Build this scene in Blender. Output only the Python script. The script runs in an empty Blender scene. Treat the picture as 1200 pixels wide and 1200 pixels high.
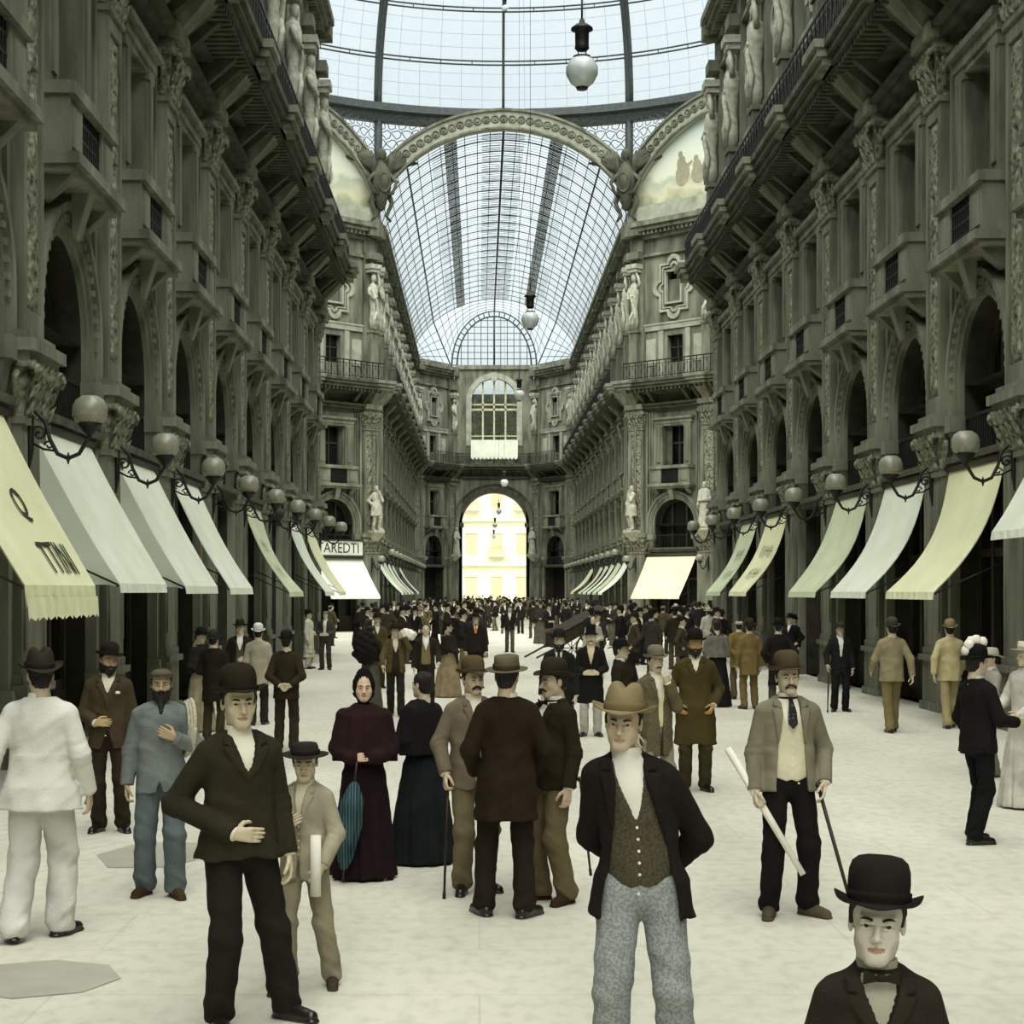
import bpy, bmesh, math, random
import numpy as np
from mathutils import Vector, Matrix
random.seed(7); np.random.seed(7)
sc = bpy.context.scene
COL = sc.collection
PI = math.pi
XL, XR = -5.87, 8.63          # fronts of the pilasters, left and right
XC = (XL + XR) / 2
W = XR - XL
Y1, Y2 = 63.0, 97.8           # the two ends of the octagon
F, HY, HX, CH = 2000.0, 693.0, 562.0, 2.27

# ------------------------------------------------------------------ camera
cam = bpy.data.cameras.new('camera'); camo = bpy.data.objects.new('camera', cam)
COL.objects.link(camo); sc.camera = camo
camo.location = (0, 0, CH); camo.rotation_euler = (PI/2, 0, 0)
cam.sensor_width = 36; cam.lens = 60
cam.shift_x = (600 - HX) / 1200; cam.shift_y = (HY - 600) / 1200
cam.clip_end = 900

# ------------------------------------------------------------------ materials
def srgb(c):
    return tuple(((v/255)/12.92 if v/255 <= .04045 else ((v/255+.055)/1.055)**2.4) for v in c)
def new_mat(name):
    m = bpy.data.materials.new(name); m.use_nodes = True
    nt = m.node_tree; b = nt.nodes['Principled BSDF']
    return m, nt, b
def stuff_mat(name, col, col2=None, rough=.8, scale=3., bump=0., bscale=20., metal=0., coord='Object', detail=4., contrast=.5, stretch=None, spec=.3):
    """noise mixed between two colours, optional bump"""
    m, nt, b = new_mat(name)
    N = nt.nodes; L = nt.links
    c1 = srgb(col); c2 = srgb(col2) if col2 else tuple(v*.75 for v in c1)
    tc = N.new('ShaderNodeTexCoord'); mp = N.new('ShaderNodeMapping')
    L.new(tc.outputs[coord], mp.inputs[0])
    if stretch: mp.inputs['Scale'].default_value = stretch
    ns = N.new('ShaderNodeTexNoise'); ns.inputs['Scale'].default_value = scale; ns.inputs['Detail'].default_value = detail
    L.new(mp.outputs[0], ns.inputs['Vector'])
    r = N.new('ShaderNodeValToRGB')
    r.color_ramp.elements[0].position = .5-contrast/2; r.color_ramp.elements[1].position = .5+contrast/2
    r.color_ramp.elements[0].color = (*c2, 1); r.color_ramp.elements[1].color = (*c1, 1)
    L.new(ns.outputs['Fac'], r.inputs[0]); L.new(r.outputs[0], b.inputs['Base Color'])
    b.inputs['Roughness'].default_value = rough; b.inputs['Metallic'].default_value = metal
    b.inputs['Specular IOR Level'].default_value = spec
    if bump:
        n2 = N.new('ShaderNodeTexNoise'); n2.inputs['Scale'].default_value = bscale; n2.inputs['Detail'].default_value = 6
        L.new(mp.outputs[0], n2.inputs['Vector'])
        bp = N.new('ShaderNodeBump'); bp.inputs['Strength'].default_value = bump; bp.inputs['Distance'].default_value = .02
        L.new(n2.outputs['Fac'], bp.inputs['Height']); L.new(bp.outputs[0], b.inputs['Normal'])
    return m
M = {}
M['stone'] = stuff_mat('weathered_stone', (140,142,122), (56,58,46), .9, 2.0, .45, 14, detail=9, contrast=.5, stretch=(1,1,.22))
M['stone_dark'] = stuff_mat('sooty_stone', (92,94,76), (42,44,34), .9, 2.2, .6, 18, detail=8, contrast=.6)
M['stone_light'] = stuff_mat('pale_stone', (174,177,158), (120,123,106), .9, 1.6, .3, 14, detail=8, contrast=.6)
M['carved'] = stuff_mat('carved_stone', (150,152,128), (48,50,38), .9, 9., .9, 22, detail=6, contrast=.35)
M['statue'] = stuff_mat('statue_stone', (190,190,172), (132,134,116), .85, 6, .3, 25)
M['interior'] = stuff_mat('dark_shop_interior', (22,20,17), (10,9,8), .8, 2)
M['glass_dark'] = stuff_mat('dark_window_glass', (26,26,22), (12,12,10), .25, 1.5)
M['wood'] = stuff_mat('dark_shop_wood', (62,58,44), (36,33,25), .6, 3, .2, 40, stretch=(6,6,.6))
M['iron'] = stuff_mat('black_iron', (30,31,27), (18,19,16), .5, 8)
M['steel'] = stuff_mat('painted_roof_iron', (62,68,64), (38,44,42), .6, 5)
M['slat'] = stuff_mat('roof_louvre_grey', (96,104,106), (60,66,70), .7, 5)
M['globe'] = stuff_mat('frosted_lamp_globe', (142,143,124), (112,112,94), .35, 14, spec=.6, contrast=.7)
M['globe_white'] = stuff_mat('pale_lamp_globe', (205,214,210), (168,178,176), .25, 7, spec=.6)
M['canvas'] = stuff_mat('pale_awning_canvas', (232,238,220), (206,214,190), .9, 1.4, .15, 6, detail=6, contrast=.7)
M['canvas_yellow'] = stuff_mat('yellowish_awning_canvas', (234,235,196), (212,213,166), .9, 1.3, .15, 6, detail=6, contrast=.7)
M['canvas_green'] = stuff_mat('greenish_awning_canvas', (212,220,188), (180,190,150), .9, 1.6, .15, 6, detail=6, contrast=.7)
M['ink'] = stuff_mat('dark_lettering', (60,62,48), (40,42,32), .9, 8)
M['sign'] = stuff_mat('white_sign_board', (222,226,212), (196,200,186), .8, 3)
M['plaster_pale'] = stuff_mat('sunlit_cream_plaster', (208,206,176), (190,187,154), .95, .25, detail=6)
M['plaster_shade'] = stuff_mat('cream_stone_trim', (182,172,136), (160,150,116), .9, .6)

# floor: pale paving with faint patches and joints
def floor_mat():
    m, nt, b = new_mat('pale_worn_paving'); N = nt.nodes; L = nt.links
    tc = N.new('ShaderNodeTexCoord')
    n1 = N.new('ShaderNodeTexNoise'); n1.inputs['Scale'].default_value = .35; n1.inputs['Detail'].default_value = 6
    mp = N.new('ShaderNodeMapping'); mp.inputs['Scale'].default_value = (1, .55, 1)
    L.new(tc.outputs['Object'], mp.inputs[0]); L.new(mp.outputs[0], n1.inputs['Vector'])
    r1 = N.new('ShaderNodeValToRGB'); e = r1.color_ramp.elements
    e[0].position = .3; e[0].color = (*srgb((186,184,166)), 1); e[1].position = .68; e[1].color = (*srgb((216,213,194)), 1)
    L.new(n1.outputs['Fac'], r1.inputs[0])
    n2 = N.new('ShaderNodeTexNoise'); n2.inputs['Scale'].default_value = 9; n2.inputs['Detail'].default_value = 8
    L.new(mp.outputs[0], n2.inputs['Vector'])
    r2 = N.new('ShaderNodeValToRGB'); e = r2.color_ramp.elements
    e[0].position = .3; e[0].color = (.72,.72,.70,1); e[1].position = .55; e[1].color = (1,1,1,1)
    L.new(n2.outputs['Fac'], r2.inputs[0])
    mx = N.new('ShaderNodeMix'); mx.data_type = 'RGBA'; mx.blend_type = 'MULTIPLY'; mx.inputs[0].default_value = .55
    L.new(r1.outputs[0], mx.inputs[6]); L.new(r2.outputs[0], mx.inputs[7])
    br = N.new('ShaderNodeTexBrick'); br.inputs['Scale'].default_value = 1.0
    br.inputs['Mortar Size'].default_value = .008; br.inputs['Brick Width'].default_value = 2.4; br.inputs['Row Height'].default_value = 1.2
    br.inputs['Color1'].default_value = (1,1,1,1); br.inputs['Color2'].default_value = (.93,.93,.92,1); br.inputs['Mortar'].default_value = (.75,.75,.72,1)
    L.new(tc.outputs['Object'], br.inputs['Vector'])
    m2 = N.new('ShaderNodeMix'); m2.data_type = 'RGBA'; m2.blend_type = 'MULTIPLY'; m2.inputs[0].default_value = .6
    L.new(mx.outputs[2], m2.inputs[6]); L.new(br.outputs['Color'], m2.inputs[7])
    L.new(m2.outputs[2], b.inputs['Base Color']); b.inputs['Roughness'].default_value = .75
    return m
M['floor'] = floor_mat()
M['inlay'] = stuff_mat('grey_floor_inlay', (174,172,154), (152,150,134), .8, 3, contrast=.7)

def glass_mat(name, col, opac, tcol):
    m = bpy.data.materials.new(name); m.use_nodes = True; nt = m.node_tree; N = nt.nodes; L = nt.links
    N.clear(); o = N.new('ShaderNodeOutputMaterial'); mx = N.new('ShaderNodeMixShader')
    t = N.new('ShaderNodeBsdfTransparent'); t.inputs[0].default_value = (*tcol, 1)
    d = N.new('ShaderNodeBsdfTranslucent'); d.inputs[0].default_value = (*srgb(col), 1)
    ns = N.new('ShaderNodeTexNoise'); ns.inputs['Scale'].default_value = .9; ns.inputs['Detail'].default_value = 5
    tc = N.new('ShaderNodeTexCoord'); L.new(tc.outputs['Object'], ns.inputs['Vector'])
    r = N.new('ShaderNodeMapRange'); r.inputs['From Min'].default_value = .3; r.inputs['From Max'].default_value = .7
    r.inputs['To Min'].default_value = opac*.5; r.inputs['To Max'].default_value = opac*1.5
    L.new(ns.outputs['Fac'], r.inputs['Value']); L.new(r.outputs[0], mx.inputs[0])
    L.new(t.outputs[0], mx.inputs[1]); L.new(d.outputs[0], mx.inputs[2]); L.new(mx.outputs[0], o.inputs[0])
    return m
M['roof_glass'] = glass_mat('frosted_roof_glass', (225,236,240), .13, (.985,.992,.992))
M['shaded_reveal'] = stuff_mat('shaded_reveal_stone', (58,57,45), (30,30,23), .9, 2.5, .4, 14)  # stone of the opening reveals, shade of the deep jambs put into its colour
M['clear_glass'] = glass_mat('clear_window_glass', (200,205,190), .35, (.9,.92,.88))

# ------------------------------------------------------------------ mesh builder
class MB:
    def __init__(s): s.v=[]; s.f=[]; s.mi=[]; s.sm=[]
    def add(s, vs, fs, mi=0, smooth=False):
        o = len(s.v); s.v += [tuple(v) for v in vs]
        for f in fs: s.f.append(tuple(i+o for i in f)); s.mi.append(mi); s.sm.append(smooth)
    def box(s, x0,x1,y0,y1,z0,z1, mi=0):
        s.add([(x0,y0,z0),(x1,y0,z0),(x1,y1,z0),(x0,y1,z0),(x0,y0,z1),(x1,y0,z1),(x1,y1,z1),(x0,y1,z1)],
              [(0,3,2,1),(4,5,6,7),(0,1,5,4),(1,2,6,5),(2,3,7,6),(3,0,4,7)], mi)
    def quad(s, a,b,c,d, mi=0): s.add([a,b,c,d], [(0,1,2,3)], mi)
    def taper(s, cx, y0, z0, z1, hw0, hw1, d0, d1, mi=0):
        """block flaring from half width hw0/projection d0 at z0 to hw1/d1 at z1; back at y0, projecting to -y"""
        s.add([(cx-hw0,y0-d0,z0),(cx+hw0,y0-d0,z0),(cx+hw0,y0,z0),(cx-hw0,y0,z0),(cx-hw1,y0-d1,z1),(cx+hw1,y0-d1,z1),(cx+hw1,y0,z1),(cx-hw1,y0,z1)],
              [(0,3,2,1),(4,5,6,7),(0,1,5,4),(1,2,6,5),(2,3,7,6),(3,0,4,7)], mi)
    def tube(s, pts, r, n=8, mi=0, cap=True, smooth=True):
        pts=[Vector(p) for p in pts]; rs = r if hasattr(r,'__len__') else [r]*len(pts)
        vs=[]; up=Vector((0,0,1)); prev=None
        for i,p in enumerate(pts):
            t=(pts[min(i+1,len(pts)-1)]-pts[max(i-1,0)]).normalized()
            if prev is None:
                a = t.cross(up); 
                if a.length<.05: a=t.cross(Vector((1,0,0)))
            else:
                a = prev - t*prev.dot(t)
            a.normalize(); prev=a; b=t.cross(a)
            for k in range(n):
                an=2*PI*k/n; vs.append(p+(a*math.cos(an)+b*math.sin(an))*rs[i])
        fs=[]
        for i in range(len(pts)-1):
            for k in range(n):
                fs.append((i*n+k,i*n+(k+1)%n,(i+1)*n+(k+1)%n,(i+1)*n+k))
        if cap: fs.append(tuple(range(n-1,-1,-1))); fs.append(tuple((len(pts)-1)*n+k for k in range(n)))
        s.add(vs,fs,mi,smooth)
    def lathe(s, prof, n=20, c=(0,0,0), mi=0, smooth=True):
        vs=[]; fs=[]
        for r,z in prof:
            for k in range(n):
                a=2*PI*k/n; vs.append((c[0]+r*math.cos(a), c[1]+r*math.sin(a), c[2]+z))
        for i in range(len(prof)-1):
            for k in range(n): fs.append((i*n+k,i*n+(k+1)%n,(i+1)*n+(k+1)%n,(i+1)*n+k))
        s.add(vs,fs,mi,smooth)
    def band(s, arc0, arc1, y0, y1, mi=0, smooth=False):
        """solid between two 2D polylines (x,z) of equal length, from y0 (front) to y1"""
        n=len(arc0); vs=[]
        for (x,z) in arc0: vs += [(x,y0,z),(x,y1,z)]
        for (x,z) in arc1: vs += [(x,y0,z),(x,y1,z)]
        m=2*n; fs=[]
        for i in range(n-1):
            a=2*i; b=2*(i+1)
            fs += [(a,b,m+b,m+a),(a+1,m+a+1,m+b+1,b+1),(a,a+1,b+1,b),(m+a,m+b,m+b+1,m+a+1)]
        fs += [(0,m,m+1,1),(2*n-2,2*n-1,m+2*n-1,m+2*n-2)]
        s.add(vs,fs,mi,smooth)
    def mesh(s, name, mats):
        me=bpy.data.meshes.new(name); me.from_pydata(s.v,[],s.f)
        for m in (mats if isinstance(mats,(list,tuple)) else [mats]): me.materials.append(m)
        me.polygons.foreach_set('material_index', s.mi); me.polygons.foreach_set('use_smooth', s.sm)
        me.update(); return me
def arc(cx, zc, r, n=20, a0=PI, a1=0, rz=None):
    rz = rz or r
    return [(cx+r*math.cos(a0+(a1-a0)*i/n), zc+rz*math.sin(a0+(a1-a0)*i/n)) for i in range(n+1)]

# ------------------------------------------------------------------ objects
def tag(o, label=None, cat=None, group=None, kind=None):
    if label: o['label']=label
    if cat: o['category']=cat
    if group: o['group']=group
    if kind: o['kind']=kind
    return o
def empty(name, loc=(0,0,0), rz=0., parent=None):
    o=bpy.data.objects.new(name,None); COL.objects.link(o); o.location=loc; o.rotation_euler=(0,0,rz)
    o.empty_display_size=.2
    if parent: o.parent=parent
    return o
def link(name, me, parent=None, loc=(0,0,0), rz=0., scale=None):
    o=bpy.data.objects.new(name, me); COL.objects.link(o); o.location=loc; o.rotation_euler=(0,0,rz)
    if scale: o.scale=scale
    if parent: o.parent=parent
    return o
def copy_tree(o, parent=None):
    c=o.copy(); COL.objects.link(c); c.parent=parent
    for ch in list(o.children): copy_tree(ch, c)
    return c
def text_mesh(s, size, mat, depth=.004, sx=1.):
    cu=bpy.data.curves.new('letters','FONT'); cu.body=s; cu.size=size; cu.extrude=depth; cu.align_x='CENTER'; cu.align_y='CENTER'
    cu.resolution_u=3
    t=bpy.data.objects.new('letters',cu); COL.objects.link(t)
    dg=bpy.context.evaluated_depsgraph_get(); dg.update()
    me=bpy.data.meshes.new_from_object(t.evaluated_get(dg)); bpy.data.objects.remove(t)
    me.materials.clear(); me.materials.append(mat)
    for v in me.vertices: v.co.x*=sx
    return me
# ================================================================== facade kit (local frame: x along, -y out of the wall, z up)
B = 5.0
YW, YB = .30, .85            # wall face and glass plane behind the pilaster front (y=0)
def rect_row(m, hb, z0, z1, ox=None, mi=0, yb=YB):
    """strip of wall z0..z1 with one opening (x0,x1) full height"""
    if ox is None: m.quad((-hb,YW,z0),(hb,YW,z0),(hb,YW,z1),(-hb,YW,z1),mi); return
    a,b_=ox
    m.quad((-hb,YW,z0),(a,YW,z0),(a,YW,z1),(-hb,YW,z1),0); m.quad((b_,YW,z0),(hb,YW,z0),(hb,YW,z1),(b_,YW,z1),0)
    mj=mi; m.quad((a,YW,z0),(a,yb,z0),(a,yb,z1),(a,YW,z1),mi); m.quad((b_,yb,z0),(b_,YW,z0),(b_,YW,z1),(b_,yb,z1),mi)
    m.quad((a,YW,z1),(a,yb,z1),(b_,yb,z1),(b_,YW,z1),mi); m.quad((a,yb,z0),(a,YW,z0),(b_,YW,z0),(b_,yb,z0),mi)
ZA = 6.05; RA = 1.42
def masonry(hb):
    m=MB(); hw=min(1.7,hb-.55); k=hw/1.7; ra=RA*k
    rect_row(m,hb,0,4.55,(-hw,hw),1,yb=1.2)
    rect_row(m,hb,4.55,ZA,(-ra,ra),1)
    top=8.3
    ai=arc(0,ZA,ra,24); n=len(ai)
    for i in range(n-1):
        (x0,z0),(x1,z1)=ai[i],ai[i+1]
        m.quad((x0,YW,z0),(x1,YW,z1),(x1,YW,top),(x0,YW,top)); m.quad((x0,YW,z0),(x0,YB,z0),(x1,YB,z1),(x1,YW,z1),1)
    m.quad((-hb,YW,ZA),(-ra,YW,ZA),(-ra,YW,top),(-hb,YW,top)); m.quad((ra,YW,ZA),(hb,YW,ZA),(hb,YW,top),(ra,YW,top))
    rect_row(m,hb,8.3,11.6,(-.72*k,.72*k)); rect_row(m,hb,11.6,15.15)
    rect_row(m,hb,15.15,16.7,(-.55*k,.55*k)); rect_row(m,hb,16.7,18.5)
    rect_row(m,hb,18.5,20.3,(-.58*k,.58*k)); rect_row(m,hb,20.3,22.8)
    # piers beside the lower opening, with plinths
    for s in (-1,1):
        a,b_=sorted((s*(hw-.0),s*(hw+.28)))
        m.box(a,b_,.12,YW,0,4.5); m.box(a-.04,b_+.04,.06,YW,0,1.0)
        m.taper(s*(ra+.28),YW,4.6,5.2,.22,.30,.10,.22); m.box(s*(ra+.28)-.34,s*(ra+.28)+.34,.0,YW,5.2,5.5)
    return m.mesh('masonry',[M['stone'],M['shaded_reveal']])
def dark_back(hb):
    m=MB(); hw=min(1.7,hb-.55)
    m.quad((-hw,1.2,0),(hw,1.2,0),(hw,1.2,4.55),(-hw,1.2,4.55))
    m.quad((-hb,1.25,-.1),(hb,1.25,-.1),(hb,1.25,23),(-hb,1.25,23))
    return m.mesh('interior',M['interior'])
def shop_front(hb):
    m=MB(); hw=min(1.7,hb-.55)
    m.box(-hw,hw,.62,.72,2.9,3.05); m.box(-hw,hw,.62,.72,4.35,4.55)
    for x in (-hw+.07,-hw*.42,hw*.42,hw-.07): m.box(x-.07,x+.07,.6,.74,0,4.4)
    m.box(-hw,-hw*.42,.62,.7,0,.9); m.box(hw*.42,hw,.62,.7,0,.9)
    m.box(-hw*.9,-hw*.5,.59,.63,.15,.75); m.box(hw*.5,hw*.9,.59,.63,.15,.75)
    return m.mesh('shop_front',M['wood'])
def shop_glass(hb):
    m=MB(); hw=min(1.7,hb-.55)
    m.box(-hw+.1,-hw*.42-.05,.66,.68,.9,4.4); m.box(hw*.42+.05,hw-.1,.66,.68,.9,4.4); m.box(-hw*.42,hw*.42,.66,.68,3.05,4.4)
    return m.mesh('pane',M['glass_dark'])
def transom(hb):
    m=MB(); hw=min(1.7,hb-.55); k=hw/1.7; ra=RA*k
    m.box(-hw-.05,hw+.05,.1,YB,4.5,4.68); m.box(-hw,hw,.02,.2,4.62,4.74)
    return m.mesh('transom',M['stone_dark'])
def arch_window(hb):
    m=MB(); k=min(1.7,hb-.55)/1.7; ra=RA*k
    ao=arc(0,ZA,ra,24); vs=[(x,YB-.04,z) for x,z in ao]; m.add(vs+[(ra,YB-.04,4.6),(-ra,YB-.04,4.6)],[tuple(range(len(vs)))+(len(vs),len(vs)+1)],1)
    for x in (-ra*.36,ra*.36): m.box(x-.05,x+.05,YB-.14,YB-.03,4.6,ZA+math.sqrt(max(.01,ra*ra-x*x)))
    m.box(-ra,ra,YB-.14,YB-.03,ZA-.08,ZA+.04); m.band(arc(0,ZA,ra-.09,20),arc(0,ZA,ra,20),YB-.12,YB-.02)
    return m.mesh('window',[M['wood'],M['glass_dark']])
def arch_rail(hb):
    m=MB(); k=min(1.7,hb-.55)/1.7; ra=RA*k
    m.box(-ra,ra,.30,.34,5.42,5.48); m.box(-ra,ra,.30,.34,4.74,4.78)
    n=int(ra*2/.13)
    for i in range(1,n):
        x=-ra+2*ra*i/n; m.box(x-.012,x+.012,.31,.33,4.76,5.45)
    return m.mesh('railing',M['iron'])
def archivolt(hb):
    m=MB(); k=min(1.7,hb-.55)/1.7; ra=RA*k; t=.46*k
    for r0,r1,y0 in ((ra,ra+.13,.20),(ra+.13,ra+t-.12,.14),(ra+t-.12,ra+t,.06)):
        m.band([(-r0,5.5)]+arc(0,ZA,r0,24)+[(r0,5.5)],[(-r1,5.5)]+arc(0,ZA,r1,24)+[(r1,5.5)],y0,YW)
    for i in range(25):      # beading along the ring
        a=PI*i/24; r=(ra+.13+ra+t-.12)/2; x=r*math.cos(a); z=ZA+r*math.sin(a)
        m.box(x-.045,x+.045,.09,.16,z-.045,z+.045)
    m.taper(0,.06,ZA+ra-.05,ZA+ra+t+.2,.13,.2,.05,.28)      # keystone
    return m.mesh('arch_surround',M['stone'])
def balcony(hb):
    m=MB(); k=min(1.7,hb-.55)/1.7; w=1.5*k
    for s in (-1,1):
        m.taper(s*1.15*k,YW,7.72,8.1,.13,.17,.12,.55)
    m.box(-w,w,-.3,YW,8.06,8.16); m.box(-w-.06,w+.06,-.38,YW,8.16,8.32)
    for s in (-1,1):
        a,b_=sorted((s*.62*k,s*(w-.12))); m.box(a,b_,-.2,YW,8.32,9.16); m.box(a+.12,b_-.12,-.225,-.2,8.45,9.02)
    m.box(-w+.06,w-.06,-.28,YW,9.16,9.34)
    return m.mesh('balcony',M['stone'])
def balcony_grille(hb):
    m=MB(); k=min(1.7,hb-.55)/1.7; a=.62*k
    m.box(-a,a,-.14,-.1,8.32,9.16); 
    for i in range(9):
        x=-a+2*a*(i+.5)/9; m.box(x-.015,x+.015,-.17,-.14,8.34,9.14)
    for z in (8.5,8.74,8.98): m.box(-a,a,-.165,-.14,z-.02,z+.02)
    return m.mesh('grille',M['iron'])
def window_surround(hb):
    m=MB(); k=min(1.7,hb-.55)/1.7
    for s in (-1,1):
        c=s*1.0*k; m.box(c-.24,c+.24,.12,YW,9.34,11.7); m.box(c-.13,c+.13,.08,.12,9.55,11.5); m.box(c-.28,c+.28,.08,YW,11.5,11.72)
    m.box(-1.35*k,1.35*k,.05,YW,11.72,11.95); m.box(-1.45*k,1.45*k,-.05,YW,11.95,12.08)
    m.box(-.72*k,.72*k,.1,YW,11.6,11.72)
    return m.mesh('window_surround',M['stone'])
def tall_window(hb):
    m=MB(); k=min(1.7,hb-.55)/1.7; w=.72*k
    m.quad((-w,YB-.05,8.3),(w,YB-.05,8.3),(w,YB-.05,11.6),(-w,YB-.05,11.6),1)
    m.box(-w,-w+.08,YB-.14,YB-.04,8.3,11.6); m.box(w-.08,w,YB-.14,YB-.04,8.3,11.6); m.box(-.05,.05,YB-.14,YB-.04,8.3,11.6); m.box(-w,w,YB-.14,YB-.04,10.6,10.7)
    m.box(-w,-w*.5,YB-.34,YB-.3,9.3,11.6,2)
    return m.mesh('window',[M['wood'],M['glass_dark'],M['stone_dark']])
def cornice(hb):
    m=MB()
    m.box(-hb,hb,.1,YW,12.5,12.62); m.box(-hb,hb,-.04,YW,12.62,12.8); m.box(-hb,hb,-.2,YW,12.8,12.9)
    m.box(-hb+.9,hb-.9,.2,YW,12.95,13.45)                     # frieze panel
    n=int(2*hb/.28)
    for i in range(n):
        x=-hb+2*hb*(i+.5)/n; m.box(x-.07,x+.07,-.95,YW,13.5,13.66)   # dentil beams under the slab
    m.box(-hb,hb,-.25,YW,13.44,13.52)
    m.box(-hb,hb,-1.02,YW,13.66,13.84); m.box(-hb,hb,-1.12,YW,13.84,14.02); m.box(-hb,hb,-1.2,YW,14.02,14.18)
    for s in (-1,1):                                          # big brackets
        for d in (.62,1.35):
            x=s*(hb-d); m.taper(x,YW,12.9,13.66,.09,.13,.3,1.2)
    return m.mesh('cornice',M['stone_dark'])
def top_cornice(hb):
    m=MB()
    m.box(-hb,hb,.12,YW,21.3,21.45); m.box(-hb,hb,.05,YW,22.3,22.5); n=int(2*hb/.3)
    for i in range(n):
        x=-hb+2*hb*(i+.5)/n; m.box(x-.08,x+.08,-.25,YW,22.5,22.72)
    m.box(-hb,hb,-.38,YW,22.72,22.95); m.box(-hb,hb,-.55,YW,22.95,23.2); m.box(-hb,hb,-.2,YW+.6,23.2,23.55)
    return m.mesh('cornice',M['stone'])
def scroll_rail(hb):
    m=MB(); y=-1.08
    m.box(-hb,hb,y-.02,y+.02,15.12,15.18); m.box(-hb,hb,y-.015,y+.015,14.26,14.3); m.box(-hb,hb,y-.012,y+.012,14.95,14.98)
    n=int(2*hb/.42)
    for i in range(n):
        x0=-hb+2*hb*i/n; xc=-hb+2*hb*(i+.5)/n
        m.box(x0-.018,x0+.018,y-.018,y+.018,14.18,15.16)
        m.tube([(xc+.16*math.cos(a),y,14.62+.26*math.sin(a)) for a in [2*PI*j/10 for j in range(11)]],.014,4,cap=False,smooth=False)
        m.box(xc-.01,xc+.01,y-.01,y+.01,14.28,14.96)
    return m.mesh('railing',M['iron'])
def upper_windows(hb):
    m=MB(); k=min(1.7,hb-.55)/1.7
    for z0,z1,w in ((15.15,16.7,.55*k),(18.5,20.3,.58*k)):
        m.quad((-w,YB-.2,z0),(w,YB-.2,z0),(w,YB-.2,z1),(-w,YB-.2,z1),1)
        m.box(-.04,.04,YB-.26,YB-.2,z0,z1); m.box(-w,w,YB-.26,YB-.2,z0+.55*(z1-z0),z0+.6*(z1-z0))
    m.box(-.58*k,.58*k,YB-.4,YB-.3,18.5,19.85,2)
    return m.mesh('window',[M['wood'],M['glass_dark'],M['stone']])
def medallion(hb):
    """quatrefoil frame round the attic window"""
    m=MB(); k=min(1.7,hb-.55)/1.7; w=.6*k; zc=19.4; h=.95
    y0,y1=.14,YW
    W_=w+.42; H=h+.42
    pts_o=[];pts_i=[]
    def edge(sx,sz):pass
    r=.46*k
    # outline with semicircular lobes in the middle of each side
    def outline(W_,H,r):
        p=[]
        p+=[(-W_,-H)]; p+=[(-r,-H)]+[(r*math.cos(PI+PI*i/8), -H+r*math.sin(PI+PI*i/8)) for i in range(1,8)]+[(r,-H)]
        p+=[(W_,-H),(W_,-r)]+[(W_+r*math.sin(PI*i/8), -r*math.cos(PI*i/8)) for i in range(1,8)]+[(W_,r)]
        p+=[(W_,H),(r,H)]+[(r*math.cos(PI*i/8), H+r*math.sin(PI*i/8)) for i in range(1,8)]+[(-r,H)]
        p+=[(-W_,H),(-W_,r)]+[(-W_-r*math.sin(PI*i/8), r*math.cos(PI*i/8)) for i in range(1,8)]+[(-W_,-r),(-W_,-H)]
        return [(x,z+zc) for x,z in p]
    m.band(outline(W_,H,r),outline(W_-.13,H-.13,r-.13),y0,y1)
    m.band(outline(W_-.2,H-.2,r-.2),outline(W_-.27,H-.27,r-.27),y0+.05,y1)
    m.band([(-w,zc-h),(w,zc-h),(w,zc+h),(-w,zc+h),(-w,zc-h)],[(-w+.1,zc-h+.1),(w-.1,zc-h+.1),(w-.1,zc+h-.1),(-w+.1,zc+h-.1),(-w+.1,zc-h+.1)],.1,y1)
    m.box(-hb,hb,.2,YW,17.05,17.35); m.box(-hb,hb,.16,YW,17.35,17.45)
    for s in (-1,1):
        x=s*(w+.35); m.box(x-.16,x+.16,.2,YW,14.2,17.0); m.box(s*(w+1.1)-.35,s*(w+1.1)+.35,.25,YW,15.1,16.6)
    return m.mesh('window_surround',M['stone_light'])
def relief(w,z0,z1,y,amp,seed,mat,n=26):
    """carved foliage panel: a finely displaced sheet with returned edges"""
    nx=n; nz=int((z1-z0)/(w/n*1.15)); xs=np.linspace(-w/2,w/2,nx+1); zs=np.linspace(z0,z1,nz+1)
    X,Z=np.meshgrid(xs,zs); U=X/w*2; V=Z/w
    h=np.abs(np.cos(V*PI*1.1+3*np.abs(U)))*.6+np.abs(np.sin(V*PI*2.3+U*U*5+seed))*.5*np.cos(U*PI/2)
    h+=.35*np.cos(np.abs(U)*9+V*7)
    e=np.clip((1-np.abs(U))*6,0,1)*np.clip((Z-z0)/w*6,0,1)*np.clip((z1-Z)/w*6,0,1)
    Y=y-amp*np.clip(h,0,1.2)*e
    v=[(float(a),float(b_),float(c)) for a,b_,c in zip(X.ravel(),Y.ravel(),Z.ravel())]
    f=[(j*(nx+1)+i,j*(nx+1)+i+1,(j+1)*(nx+1)+i+1,(j+1)*(nx+1)+i) for j in range(nz) for i in range(nx)]
    m=MB(); m.add(v,f,0,True); return m.mesh('relief_panel',mat)
PW=.5
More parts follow.
